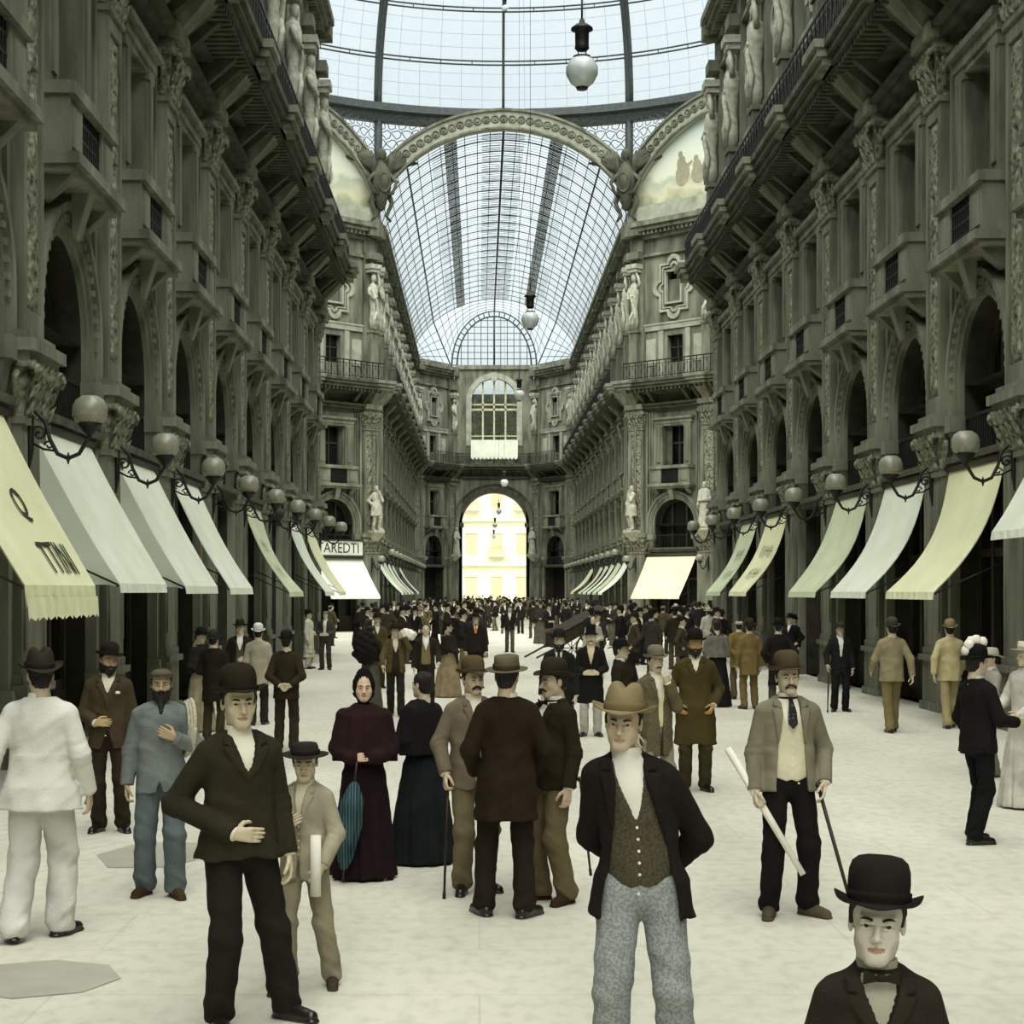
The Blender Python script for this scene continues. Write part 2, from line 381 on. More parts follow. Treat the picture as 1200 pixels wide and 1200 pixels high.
def pilaster():
    m=MB(); w=.62
    m.box(-w-.08,w+.08,-.08,YW,0,.16); m.box(-w-.03,w+.03,-.03,YW,.16,.95); m.box(-w-.1,w+.1,-.1,YW,.95,1.06); m.box(-w-.03,w+.03,-.03,YW,1.06,1.2)
    m.box(-w,w,0,YW,1.2,4.45)
    for s in (-1,1): m.box(s*w*.78-.04*1,s*w*.78+.04,-.03,0,1.5,4.2)
    m.box(-w-.04,w+.04,-.05,YW,4.42,4.52)
    # ledge above the lower capital
    m.box(-w-.14,w+.14,-.14,YW,5.22,5.34); m.box(-w-.22,w+.22,-.22,YW,5.34,5.5); m.box(-w-.1,w+.1,-.1,YW,5.5,5.62)
    # upper shaft: frame of plain fillets round the carved panel
    m.box(-PW,PW,.06,YW,5.62,11.5); 
    for s in (-1,1):
        a,b_=sorted((s*PW,s*(PW-.14))); m.box(a,b_,0,.06,5.62,11.5)
    m.box(-PW+.14,PW-.14,.002,.06,5.62,5.95); m.box(-PW+.14,PW-.14,.002,.06,11.2,11.5)
    for s in (-1,1):      # slim fluted strips beside the pilaster
        for xx,ww,yy in ((.66,.07,.16),(.86,.05,.20),(1.02,.045,.23)): m.box(s*xx-ww,s*xx+ww,yy,YW,5.62,12.45)
    m.box(-PW-.05,PW+.05,-.05,YW,11.46,11.56)
    m.box(-PW-.16,PW+.16,-.16,YW,12.42,12.5)
    m.box(-PW-.06,PW+.06,-.12,YW,12.5,12.64); m.box(-PW-.12,PW+.12,-.26,YW,12.64,12.92)
    m.taper(0,YW,12.92,13.66,.24,.4,.55,1.25)      # great bracket under the balcony
    m.box(-.55,.55,-1.22,-.9,13.66,13.84); m.box(-.62,.62,-1.34,-.9,13.84,14.02); m.box(-.68,.68,-1.42,-.9,14.02,14.2)
    m.box(-PW,PW,.05,YW,14.2,17.3); m.box(-.3,.3,-.28,.1,14.2,17.0); m.box(-.36,.36,-.34,.1,17.0,17.15)
    m.box(-PW+.05,PW-.05,.1,YW,17.3,22.4); m.box(-.45,.45,-.3,YW,21.2,21.6); m.box(-.5,.5,-.45,YW,22.5,23.3)
    return m.mesh('pilaster',M['stone'])
def capital(z0,z1,w,flare,mat):
    m=MB(); h=z1-z0
    m.taper(0,YW,z0,z1,w,w+flare*.6,YW+.02,YW+flare*.6)
    rnd=random.Random(3)
    for row,(zf,nl) in enumerate(((0.02,5),(.34,4),(.66,5))):
        for i in range(nl):
            x=-w+2*w*(i+.5)/nl; zz=z0+h*zf; d=.04+.05*row; lw=w/nl*.85
            m.add([(x-lw,-d,zz),(x+lw,-d,zz),(x+lw*.9,-d-.05,zz+h*.2),(x-lw*.9,-d-.05,zz+h*.2),(x,-d-.13,zz+h*.33),(x,-d-.06,zz+h*.04)],
                  [(0,5,4,3),(5,1,2,4),(3,4,2),(0,1,5)],0)
    for s in (-1,1):
        m.tube([(s*(w+.02),-.1-.0*a,z1-.1*h)if 0 else (s*(w+.05+.11*h*math.cos(a)*(1-a/14)),-flare-.02*a/3,z1-.16*h+.16*h*math.sin(a)*(1-a/14)) for a in [j*.8 for j in range(14)]],.035*h/.6,6)
        for yy in (.05,.2):
            m.tube([(s*(w+.1),yy,z0+.2*h),(s*(w+.16),yy,z0+.7*h),(s*(w+.2),yy-.03,z0+.8*h)],.05,6)
    m.box(-w-flare,w+flare,-flare,YW,z1-.12*h,z1)
    return m.mesh('capital',mat)
def telamon():
    """carved standing half figure against the attic pilaster"""
    m=MB(); z=17.15
    m.lathe([(.02,0),(.2,.02),(.24,.5),(.2,1.0),(.17,1.3),(.24,1.7),(.28,2.0),(.3,2.35),(.22,2.6),(.1,2.68),(.09,2.8)],10,(0,-.12,z))
    m.lathe([(.01,2.74),(.12,2.8),(.16,2.95),(.15,3.1),(.09,3.22),(.01,3.25)],10,(0,-.17,z))
    m.tube([(-.26,-.15,z+2.4),(-.42,-.22,z+2.1),(-.22,-.42,z+1.75),(.1,-.38,z+1.95)],[.11,.1,.08,.06],7)
    m.tube([(.26,-.15,z+2.4),(.44,-.2,z+2.65),(.34,-.24,z+3.05),(.2,-.25,z+3.3)],[.11,.09,.08,.06],7)
    m.tube([(-.2,-.3,z+2.3),(.05,-.4,z+1.6),(.22,-.3,z+.9),(.1,-.34,z+.1)],[.06,.09,.1,.08],6)
    m.tube([(.2,-.3,z+1.2),(-.1,-.38,z+.7),(-.2,-.3,z+.05)],[.07,.1,.09],6)
    m.box(-.34,.34,-.36,YW,z+3.3,z+3.5); m.box(-.42,.42,-.44,YW,z+3.5,z+3.75)
    return m.mesh('atlas_figure',M['statue'])
KIT={}
def kit(hb):
    if hb in KIT: return KIT[hb]
    KIT[hb]=dict(masonry=masonry(hb),interior=dark_back(hb),shop_front=shop_front(hb),pane=shop_glass(hb),transom=transom(hb),
        window=arch_window(hb),railing=arch_rail(hb),arch_surround=archivolt(hb),balcony=balcony(hb),grille=balcony_grille(hb),
        window_surround=window_surround(hb),tall=tall_window(hb),cornice=cornice(hb),top=top_cornice(hb),scroll=scroll_rail(hb),
        upper=upper_windows(hb),medallion=medallion(hb))
    return KIT[hb]
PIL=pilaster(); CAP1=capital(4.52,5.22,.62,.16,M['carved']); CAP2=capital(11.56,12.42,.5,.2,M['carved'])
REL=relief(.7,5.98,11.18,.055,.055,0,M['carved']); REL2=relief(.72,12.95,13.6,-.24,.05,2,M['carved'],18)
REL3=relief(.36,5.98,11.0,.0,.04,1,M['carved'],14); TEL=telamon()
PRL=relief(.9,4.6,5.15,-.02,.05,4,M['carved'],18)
def bay(root,x,hb,shop=True):
    k=kit(hb); P=lambda n,me,par=root: link(n,me,par,(x,0,0) if par is root else (0,0,0))
    P('masonry',k['masonry']); P('interior',k['interior']); P('transom',k['transom'])
    if shop: s=P('shop_front',k['shop_front']); P('pane',k['pane'],s)
    w=P('window',k['window']); P('railing',k['railing'],w)
    P('arch_surround',k['arch_surround']); b=P('balcony',k['balcony']); P('grille',k['grille'],b)
    P('window_surround',k['window_surround']); P('window',k['tall']); c=P('cornice',k['cornice']); P('railing',k['scroll'],c)
    P('window',k['upper']); P('window_surround',k['medallion']); P('cornice',k['top'])
def pil(root,x):
    p=link('pilaster',PIL,root,(x,0,0)); link('capital',CAP1,p); link('capital',CAP2,p); link('relief_panel',REL,p)
    link('atlas_figure',TEL,p)
def wall(name,origin,rz): 
    e=empty(name,origin,rz); tag(e,kind='structure'); return e
# near walls: local x of the left wall runs away from the camera, of the right wall towards it
PY=[62.5-5.0*n for n in range(12)]           # pilaster centres
wl=wall('wall_left',(XL,0,0),PI/2); wr=wall('wall_right',(XR,0,0),-PI/2)
for y in PY: pil(wl,y); pil(wr,-y)
for a in range(11):
    yc=PY[a]-2.5; bay(wl,yc,2.5); bay(wr,-yc,2.5)
for root_,sg_ in ((wl,1),(wr,-1)):
    m=MB(); a_,b__=sorted((sg_*7.5,sg_*-40)); m.quad((a_,YW,0),(b__,YW,0),(b__,YW,23.5),(a_,YW,23.5)); link('masonry',m.mesh('masonry',M['stone']),root_)
def end_cap(root,x,d):
    m=MB(); m.box(min(x,x+d),max(x,x+d),0.05,1.2,0,23.5); link('corner_pier',m.mesh('corner_pier',M['stone']),root)
end_cap(wl,62.5,.5); end_cap(wr,-62.5,-.5)
# far arm
FB=2.55; NF=11
fl=wall('wall_far_left',(XL,0,0),PI/2); fr=wall('wall_far_right',(XR,0,0),-PI/2)
FY0=Y2+.7
for i in range(NF+1): pil(fl,FY0+5.1*i); pil(fr,-(FY0+5.1*i))
for i in range(NF): bay(fl,FY0+5.1*i+2.55,FB); bay(fr,-(FY0+5.1*i+2.55),FB)
YE0=FY0+5.1*NF+.6       # 155.2
end_cap(fl,FY0-.7,.7); end_cap(fr,-FY0+.7,-.7)
# octagon diagonals
S=(Y2-Y1)/(1+math.sqrt(2)); DG=W    # diagonal face length
def diag(name,org,rz,flip):
    e=wall(name,org,rz)
    for s in (.42,5.62,8.88,14.08): pil(e,flip*s)
    for s,h in ((3.02,2.6),(7.25,1.63),(11.48,2.6)): bay(e,flip*s,h)
    return e
dr=diag('wall_diagonal_right',(XR,Y2,0),-PI/4,1); dl=diag('wall_diagonal_left',(XL,Y2,0),PI/4,-1)
# unseen plain walls added to block light: near diagonals and closed-off side arms
for nm,pts in (('wall_light_block_right',[(XR+10.3,Y2-10.3),(XR+10.3,Y1+10.3),(XR+.6,Y1)]),('wall_light_block_left',[(XL-10.3,Y2-10.3),(XL-10.3,Y1+10.3),(XL-.6,Y1)])):
    m=MB()
    for a,b_ in zip(pts,pts[1:]): m.quad((*a,0),(*b_,0),(*b_,23.5),(*a,23.5))
    tag(link(nm,m.mesh(nm,M['stone'])),kind='structure')
# far end: two chamfered walls and the end wall with the great arch
YE=161.0; EX=3.62
ce=math.hypot(W/2-EX,YE-YE0); ang=math.atan2(YE-YE0,W/2-EX)
el=wall('wall_chamfer_left',(XC-(W/2+EX)/2,(YE0+YE)/2,0),ang); er=wall('wall_chamfer_right',(XC+(W/2+EX)/2,(YE0+YE)/2,0),-ang)
for e in (el,er):
    bay(e,0,2.55,shop=False); 
    for s in (-1,1): pil(e,s*(ce/2-.5))
    m=MB(); 
    for s in (-1,1): m.box(min(s*2.5,s*(ce/2)),max(s*2.5,s*(ce/2)),.2,1.2,0,23.5)
    link('masonry',m.mesh('masonry',M['stone']),e)
ee=wall('wall_far_end',(XC,YE,0),0)
m=MB(); hb=EX+.1; ra=3.06; za=8.5; yb=1.4
for a,b_ in ((-hb,-ra),(ra,hb)): m.quad((a,0,0),(b_,0,0),(b_,0,za),(a,0,za))
for s in (-1,1): m.quad((s*ra,0,0),(s*ra,yb,0),(s*ra,yb,za),(s*ra,0,za))
ai=arc(0,za,ra,30)
for (x0,z0),(x1,z1) in zip(ai,ai[1:]): m.quad((x0,0,z0),(x1,0,z1),(x1,0,14.2),(x0,0,14.2)); m.quad((x0,0,z0),(x0,yb,z0),(x1,yb,z1),(x1,0,z1))
for s in (-1,1): a,b_=sorted((s*ra,s*hb)); m.quad((a,0,za),(b_,0,za),(b_,0,14.2),(a,0,14.2))
# upper half with the arched window
rw=2.15; zw=20.2; z0=14.2
for s in (-1,1): a,b_=sorted((s*rw,s*hb)); m.quad((a,0,z0),(b_,0,z0),(b_,0,23.6),(a,0,23.6)); m.quad((s*rw,0,z0),(s*rw,.8,z0),(s*rw,.8,zw),(s*rw,0,zw))
for (x0,q0),(x1,q1) in zip(arc(0,zw,rw,24),arc(0,zw,rw,24)[1:]): m.quad((x0,0,q0),(x1,0,q1),(x1,0,23.6),(x0,0,23.6)); m.quad((x0,0,q0),(x0,.8,q0),(x1,.8,q1),(x1,0,q1))
link('masonry',m.mesh('masonry',M['stone']),ee)
m=MB()
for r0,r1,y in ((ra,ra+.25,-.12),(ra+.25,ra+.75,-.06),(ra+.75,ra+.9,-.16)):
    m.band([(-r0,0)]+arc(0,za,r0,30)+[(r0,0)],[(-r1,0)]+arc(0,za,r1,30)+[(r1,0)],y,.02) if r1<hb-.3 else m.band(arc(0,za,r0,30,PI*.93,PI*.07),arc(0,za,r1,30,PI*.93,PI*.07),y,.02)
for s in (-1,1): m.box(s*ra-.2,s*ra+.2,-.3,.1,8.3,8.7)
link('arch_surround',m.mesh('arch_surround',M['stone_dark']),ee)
m=MB()
m.band([(-rw,16)]+arc(0,zw,rw,24)+[(rw,16)],[(-rw-.5,16)]+arc(0,zw,rw+.5,24)+[(rw+.5,16)],-.1,.02)
m.box(-.25,.25,-.3,.02,22.1,22.9)
link('window_surround',m.mesh('window_surround',M['stone_light']),ee)
m=MB(); hb2=hb
m.box(-hb2,hb2,-1.1,.1,13.7,13.95); m.box(-hb2,hb2,-1.3,.1,13.95,14.2); m.box(-hb2,hb2,-.25,.1,12.9,13.1)
for i in range(24): x=-hb2+2*hb2*(i+.5)/24; m.box(x-.08,x+.08,-.9,.1,13.5,13.7)
link('cornice',m.mesh('cornice',M['stone_dark']),ee)
m=MB(); m.box(-hb2,hb2,-.2,.9,23.2,23.6); link('cornice',m.mesh('cornice',M['stone']),ee)
e2=link('railing',KIT[2.55]['scroll'],ee,(-1.8,0,0),0,(.72,1,1)); e2=link('railing',KIT[2.55]['scroll'],ee,(1.8,0,0),0,(.72,1,1))
m=MB(); vs=[(x,.5,z) for x,z in arc(0,zw,rw,24)]; m.add(vs+[(rw,.5,14.3),(-rw,.5,14.3)],[tuple(range(len(vs)+2))],1)
for x in (-1.07,0,1.07): m.box(x-.08,x+.08,.34,.46,14.3,zw+math.sqrt(rw*rw-x*x))
m.box(-rw,rw,.34,.46,19.35,19.55); m.box(-rw,rw,.34,.46,19.85,20.0); m.box(-rw,rw,.36,.44,16.9,17.0)
M['mullion']=stuff_mat('pale_window_frame',(196,196,160),(160,160,130),.7,4)
link('window',m.mesh('window',[M['mullion'],M['clear_glass']]),ee)
m=MB(); m.box(-rw,rw,1.2,1.3,14,21.0); link('interior',m.mesh('interior',M['stone_dark']),ee)
for s in (-1,1):
    m=MB(); m.box(s*3.3-.3,s*3.3+.3,-.12,.05,0,13.0); m.box(s*3.3-.3,s*3.3+.3,-.12,.05,14.2,22.9); link('pilaster',m.mesh('pilaster',M['stone']),ee)

# ------------------------------------------------------------------ floor
m=MB(); m.quad((-60,-45,0),(60,-45,0),(60,330,0),(-60,330,0))
tag(link('floor',m.mesh('floor',M['floor'])),kind='structure')
def patch(cx,cy,rx,ry,n=24,poly=None):
    m=MB(); vs=[(cx+rx*math.cos(2*PI*i/n),cy+ry*math.sin(2*PI*i/n),.004) for i in range(n)]
    m.add(vs,[tuple(range(n))]); tag(link('floor_inlay',m.mesh('floor_inlay',M['inlay'])),kind='structure')
patch(-2.6,10.0,.50,.5,8); patch(-2.8,14.7,.5,.8,6); 
# ================================================================== glass roofs
RV=8.4; ZV=20.45
def vault_profile(n=24, r=RV, zc=ZV):
    a0=math.acos((W/2)/r)   # angle where arc meets the wall
    return [(-W/2,23.55)]+[(r*math.cos(PI-a0-(PI-2*a0)*i/n), zc+r*math.sin(PI-a0-(PI-2*a0)*i/n)) for i in range(n+1)]+[(W/2,23.55)]
def resample(p,n):
    d=[0]; 
    for a,b_ in zip(p,p[1:]): d.append(d[-1]+math.dist(a,b_))
    out=[]
    for i in range(n+1):
        t=d[-1]*i/n; j=max(k for k in range(len(d)) if d[k]<=t+1e-9); j=min(j,len(p)-2); u=(t-d[j])/(d[j+1]-d[j])
        out.append((p[j][0]+(p[j+1][0]-p[j][0])*u,p[j][1]+(p[j+1][1]-p[j][1])*u))
    return out
def vault(name,ya,yb,hip=None):
    root=empty(name,(XC,0,0)); tag(root,kind='structure')
    prof=resample(vault_profile(),26)
    g=MB(); 
    nb=len(prof)
    for (x0,z0),(x1,z1) in zip(prof,prof[1:]): g.quad((x0,ya,z0),(x1,ya,z1),(x1,yb,z1),(x0,yb,z0))
    if hip: 
        q=hip
        for i in range(nb-1):
            a,b_,c,d=(prof[i][0],yb,prof[i][1]),(prof[i+1][0],yb,prof[i+1][1]),q[i+1],q[i]
            g.quad(a,b_,c,d)
    link('glazing',g.mesh('glazing',M['roof_glass']),root)
    # transverse ribs
    N=int(round((yb-ya)/2.45)); fine=resample(vault_profile(),40)
    me={}
    for r,nm in ((.05,'rib'),(.03,'glazing_bar')):
        t=MB(); t.tube([(x,0,z) for x,z in fine],r,6); me[nm]=t.mesh(nm,M['steel'])
    for i in range(N+1): link('rib',me['rib'],root,(0,ya+(yb-ya)*i/N,0))
    t=MB()
    for i in range(N):
        for f in (.25,.5,.75):
            y=ya+(yb-ya)*(i+f)/N; t.tube([(x,y,z) for x,z in prof],.015,4)
    link('glazing_bars',t.mesh('glazing_bars',M['steel']),root)
    # purlins
    for i in range(1,26):
        t=MB(); x,z=prof[i]; big=(i==13 or i in (5,21))
        t.tube([(x,ya,z),(x,yb,z)]+([hip[i]] if hip else []),.085 if i==13 else .06 if big else .024,5)
        link('purlin',t.mesh('purlin',M['steel']),root)
    # louvred walkways: two dark ones and the slatted ridge
    def strip(x0,x1,step,wd,nm,mat,off=.08):
        t=MB(); y=ya+.2
        def zz(x): return ZV+math.sqrt((RV-off)**2-x*x)
        while y<yb-.1:
            t.quad((x0,y,zz(x0)),(x1,y,zz(x1)),(x1,y+wd,zz(x1)),(x0,y+wd,zz(x0))); y+=step
        link(nm,t.mesh(nm,mat),root)
    strip(-3.45,-2.7,.36,.3,'louvre_walkway',M['steel']); strip(2.7,3.45,.36,.3,'louvre_walkway',M['steel'])
    strip(-1.25,-.12,.5,.16,'ridge_louvres',M['slat']); strip(.12,1.25,.5,.16,'ridge_louvres',M['slat'])
    strip(-4.2,-3.5,.6,.12,'side_louvres',M['slat']); strip(3.5,4.2,.6,.12,'side_louvres',M['slat'])
    return root
# hip end of the far vault: chamfer tops then the half-round gable
HG=4.0; ZG=23.6; RG=5.1
hp=[]
for i in range(27):
    t=i/26
    if t<.2: u=t/.2; hp.append((-W/2+(W/2-HG)*u, YE0+(YE-YE0)*u, ZG))
    elif t>.8: u=(1-t)/.2; hp.append((W/2-(W/2-HG)*u, YE0+(YE-YE0)*u, ZG))
    else:
        a=PI-(t-.2)/.6*PI; hp.append((HG*math.cos(a),YE,ZG+RG*math.sin(a)))
vf=vault('ceiling_far_vault',Y2+.2,YE0,hp)
vault('ceiling_near_vault',-40.0,Y1-.2)
# gable lunette
g=MB(); pts=arc(0,ZG,HG,24,rz=RG); vs=[(x,YE,z) for x,z in pts]; g.add(vs,[tuple(range(len(vs)))]); link('gable_glazing',g.mesh('gable_glazing',M['roof_glass']),vf)
t=MB()
for r in (0,.5): t.tube([(x*(1-r/HG),YE-.05,ZG+(z-ZG)*(1-r/RG)) for x,z in pts],.08,5)
for i in range(0,25): 
    x,z=pts[i]; t.tube([(x,YE-.05,z),(x*(1-.5/HG),YE-.05,ZG+(z-ZG)*(1-.5/RG))],.05,4)
for i in range(-5,6):
    x=i*.62; h=RG*math.sqrt(max(0,1-(x/(HG-.4))**2))*.9
    if h>.2: t.tube([(x,YE-.05,ZG),(x,YE-.05,ZG+h)],.09 if i==0 else .035,4)
for j in range(1,8):
    z=.6*j; h=(HG-.4)*math.sqrt(max(0,1-(z/(RG-.45))**2))
    if h>.2: t.tube([(-h,YE-.05,ZG+z),(h,YE-.05,ZG+z)],.035,4)
link('gable_frame',t.mesh('gable_frame',M['steel']),vf)
# hip bars
t=MB(); pr=resample(vault_profile(),26)
for u in (.2,.4,.6,.8):
    t.tube([(pr[i][0]*(1-u)+hp[i][0]*u, YE0*(1-u)+hp[i][1]*u, pr[i][1]*(1-u)+hp[i][2]*u) for i in range(27)],.03,4)
link('hip_bars',t.mesh('hip_bars',M['steel']),vf)
# ---- octagon: arches over the arms, lunettes on the diagonals
OC=(XC,(Y1+Y2)/2)
arch_bi=[(-W/2,23.55)]+vault_profile()[1:-1]+[(W/2,23.55)]
def big_arch(root_name,org,rz,kind):
    root=wall(root_name,org,rz)
    pi_=resample(vault_profile(),40); 
    ro=RV+1.05; a0=math.acos(min(1,(W/2+.05)/ro)); po=resample([(-W/2-.05,24.4)]+[(ro*math.cos(PI-a0-(PI-2*a0)*i/24),ZV+ro*math.sin(PI-a0-(PI-2*a0)*i/24)) for i in range(25)]+[(W/2+.05,24.4)],40)
    pi2=[(x*.985,ZV+(z-ZV)*.985) for x,z in pi_]
    m=MB(); m.band(pi2,po,-.15,.35); link('archivolt',m.mesh('archivolt',M['stone_light']),root)
    m=MB()
    for f0,f1 in ((.0,.1),(.88,1.)):
        A=[(a[0]+(b_[0]-a[0])*f0,a[1]+(b_[1]-a[1])*f0) for a,b_ in zip(pi2,po)]; Bq=[(a[0]+(b_[0]-a[0])*f1,a[1]+(b_[1]-a[1])*f1) for a,b_ in zip(pi2,po)]
        m.band(A,Bq,-.28,-.15)
    for i in range(1,40,1):   # rosettes
        x=(pi2[i][0]+po[i][0])/2; z=(pi2[i][1]+po[i][1])/2
        m.tube([(x+.2*math.cos(a),-.19,z+.2*math.sin(a)) for a in [2*PI*j/8 for j in range(9)]],.05,4,cap=False); m.box(x-.07,x+.07,-.24,-.15,z-.07,z+.07)
    link('moulding',m.mesh('moulding',M['stone']),root)
    if kind=='lunette':
        pi3=resample(vault_profile(),40); m=MB(); vs=[(x,.2,z) for x,z in pi3]; m.add(vs,[tuple(range(len(vs)))]); 
        link('painted_lunette',m.mesh('painted_lunette',M['fresco']),root)
        m=MB(); m.box(-W/2,W/2,-.25,.3,23.3,24.1); link('ledge',m.mesh('ledge',M['stone_light']),root)
        figs=MB()
    return root
def fresco_mat():
    m,nt,b=new_mat('faded_fresco'); N=nt.nodes; L=nt.links
    tc=N.new('ShaderNodeTexCoord'); s=N.new('ShaderNodeSeparateXYZ'); L.new(tc.outputs['Object'],s.inputs[0])
    ns=N.new('ShaderNodeTexNoise'); ns.inputs['Scale'].default_value=.9; ns.inputs['Detail'].default_value=7; L.new(tc.outputs['Object'],ns.inputs['Vector'])
    a=N.new('ShaderNodeMath'); a.operation='MULTIPLY_ADD'; a.inputs[1].default_value=2.2; L.new(ns.outputs['Fac'],a.inputs[0]); L.new(s.outputs['Z'],a.inputs[2])
    mr=N.new('ShaderNodeMapRange'); mr.inputs['From Min'].default_value=24.3; mr.inputs['From Max'].default_value=29.5; L.new(a.outputs[0],mr.inputs['Value'])
    r=N.new('ShaderNodeValToRGB'); e=r.color_ramp.elements
    e[0].position=0; e[0].color=(*srgb((176,174,146)),1); e[1].position=1; e[1].color=(*srgb((205,214,204)),1)
    for p,c in ((.2,(150,152,124)),(.3,(196,192,160)),(.42,(168,176,156)),(.5,(206,208,186))):
        q=e.new(p); q.color=(*srgb(c),1)
    L.new(mr.outputs[0],r.inputs[0]); L.new(r.outputs[0],b.inputs['Base Color']); b.inputs['Roughness'].default_value=.9
    return m
M['fresco']=fresco_mat(); M['fresco_figure']=stuff_mat('fresco_figure_paint',(160,156,130),(134,130,106),.9,2.5)
big_arch('trim_1',(XC,Y2,0),0,'arch'); big_arch('trim_2',(XC,Y1,0),PI,'arch')
hs=DG/2
r1=big_arch('trim_3',(XR+hs*.7071,Y2-hs*.7071,0),-PI/4,'lunette'); r2=big_arch('trim_4',(XL-hs*.7071,Y2-hs*.7071,0),PI/4,'lunette')
# simple painted figures in the lunettes (generic)
def blob(m,cx,cz,rx,rz,tilt=0,y=.15):
    n=14; m.add([(cx+rx*math.cos(a)*math.cos(tilt)-rz*math.sin(a)*math.sin(tilt),y,cz+rx*math.cos(a)*math.sin(tilt)+rz*math.sin(a)*math.cos(tilt)) for a in [2*PI*i/n for i in range(n)]],[tuple(range(n))])
for r_,sg in ((r1,-1),(r2,1)):
    m=MB(); y=.19
    for i,(cx,h) in enumerate(((3.6,1.7),(2.5,1.3),(1.0,2.8),(-.8,1.5),(-2.6,1.6))):
        cx=cx*sg; base=25.0 if i!=2 else 25.3; y-=.004
        blob(m,cx,base+h*.35,.5,h*.4,.2*sg,y); blob(m,cx+.1*sg,base+h*.72,.3,h*.24,-.25,y-.001); blob(m,cx+.15*sg,base+h,.16,.2,0,y-.002); blob(m,cx-.4*sg,base+h*.6,.38,.1,.6,y-.003)
    link('painted_figures',m.mesh('painted_figures',M['fresco_figure']),r_)
for nm,x,y,rz in (('trim_5',XC+17.4,OC[1],-PI/2),('trim_6',XC-17.4,OC[1],PI/2)): big_arch(nm,(x,y,0),rz,'arch')
# ---- dome
dome=empty('ceiling_dome',(OC[0],OC[1],0)); tag(dome,kind='structure')
RD=18.83; ZD=30.1; HD=17.4
def dome_pt(phi,th): return (RD*math.cos(phi)*math.sin(th), RD*math.cos(phi)*math.cos(th), ZD+HD*math.sin(phi))
g=MB(); NT=64; NP=18
vs=[dome_pt(PI/2*.96*j/NP,2*PI*i/NT) for j in range(NP+1) for i in range(NT)]
g.add(vs,[(j*NT+i,j*NT+(i+1)%NT,(j+1)*NT+(i+1)%NT,(j+1)*NT+i) for j in range(NP) for i in range(NT)],0,True)
link('glazing',g.mesh('glazing',M['roof_glass']),dome)
for k in range(16):
    th=2*PI*k/16; big=k%2==1
    t=MB(); t.tube([dome_pt(PI/2*.96*j/24,th) for j in range(25)],.26 if big else .09,6); 
    if big: t.tube([(p[0]*.985,p[1]*.985,p[2]-.5) for p in [dome_pt(PI/2*.96*j/24,th) for j in range(25)]],.12,5)
    link('rib',t.mesh('rib',M['steel']),dome)
t=MB(); n=128
for phi,r in [(PI/2*.96*j/9/1.0,.05) for j in range(1,9)]:
    t.tube([dome_pt(phi,2*PI*i/n) for i in range(n+1)],r,4,cap=False); t.tube([tuple(np.array(dome_pt(phi,2*PI*i/n))-(0,0,.22)) for i in range(n+1)],r,4,cap=False)
    for i in range(0,n,2): t.tube([dome_pt(phi,2*PI*i/n),tuple(np.array(dome_pt(phi,2*PI*i/n))-(0,0,.22))],.03,3)
link('hoops',t.mesh('hoops',M['steel']),dome)
t=MB()
for i in range(96): t.tube([dome_pt(PI/2*.96*j/14,2*PI*i/96) for j in range(13)],.008,3,cap=False)
for j in range(1,36):
    if j%4: t.tube([dome_pt(PI/2*.96*j/36,2*PI*i/64) for i in range(65)],.008,3,cap=False)
link('glazing_bars',t.mesh('glazing_bars',M['slat']),dome)
t=MB(); rr=[(RD-.25,ZD-.95),(RD-.35,ZD-.5),(RD-.55,ZD-.35),(RD-.45,ZD+.1),(RD+.2,ZD+.1),(RD+.2,ZD-.95),(RD-.25,ZD-.95)]
t.lathe(rr,96,(0,0,0),0,False); link('ring_beam',t.mesh('ring_beam',M['steel']),dome)
# fretwork screens between the ring and the arches, one per corner of the octagon
def fret():
    m=MB(); rnd=random.Random(5)
    for side in (-1,1):
        h=3.2
        # cells: wavy lattice lying on the plane of the octagon side, x from corner inwards
        ro=RV+1.05
        def zarch(x): 
            d=W/2-x
            return ZV+math.sqrt(max(0,ro*ro-d*d))
        for row in range(11):
            z=24.6+row*.55
            x=.15+(.3 if row%2 else 0)
            while x<W/2-.4:
                if z>zarch(x)-.05 and z<ZD-.55:
                    pts=[(side*(x+.24*math.cos(a)+.07*math.cos(3*a+row)),0,z+.25*math.sin(a)+.06*math.sin(2*a+x)) for a in [2*PI*j/9 for j in range(10)]]
                    rz=PI/8*side
                    pts=[(p[0]*math.cos(PI/8),-abs(p[0])*math.sin(PI/8)*1,p[2]) for p in pts]
                    m.tube(pts,.026,4,cap=False,smooth=False)
                x+=.6
    m.tube([(0,0,24.2),(0,0,ZD-.3)],.24,6)
    return m.mesh('fretwork',M['steel'])
FR=fret()
for k in range(8):
    th=PI/8+k*PI/4
    link('fretwork',FR,dome,(17.36/math.cos(PI/8)*math.sin(th),17.36/math.cos(PI/8)*math.cos(th),0),-th)
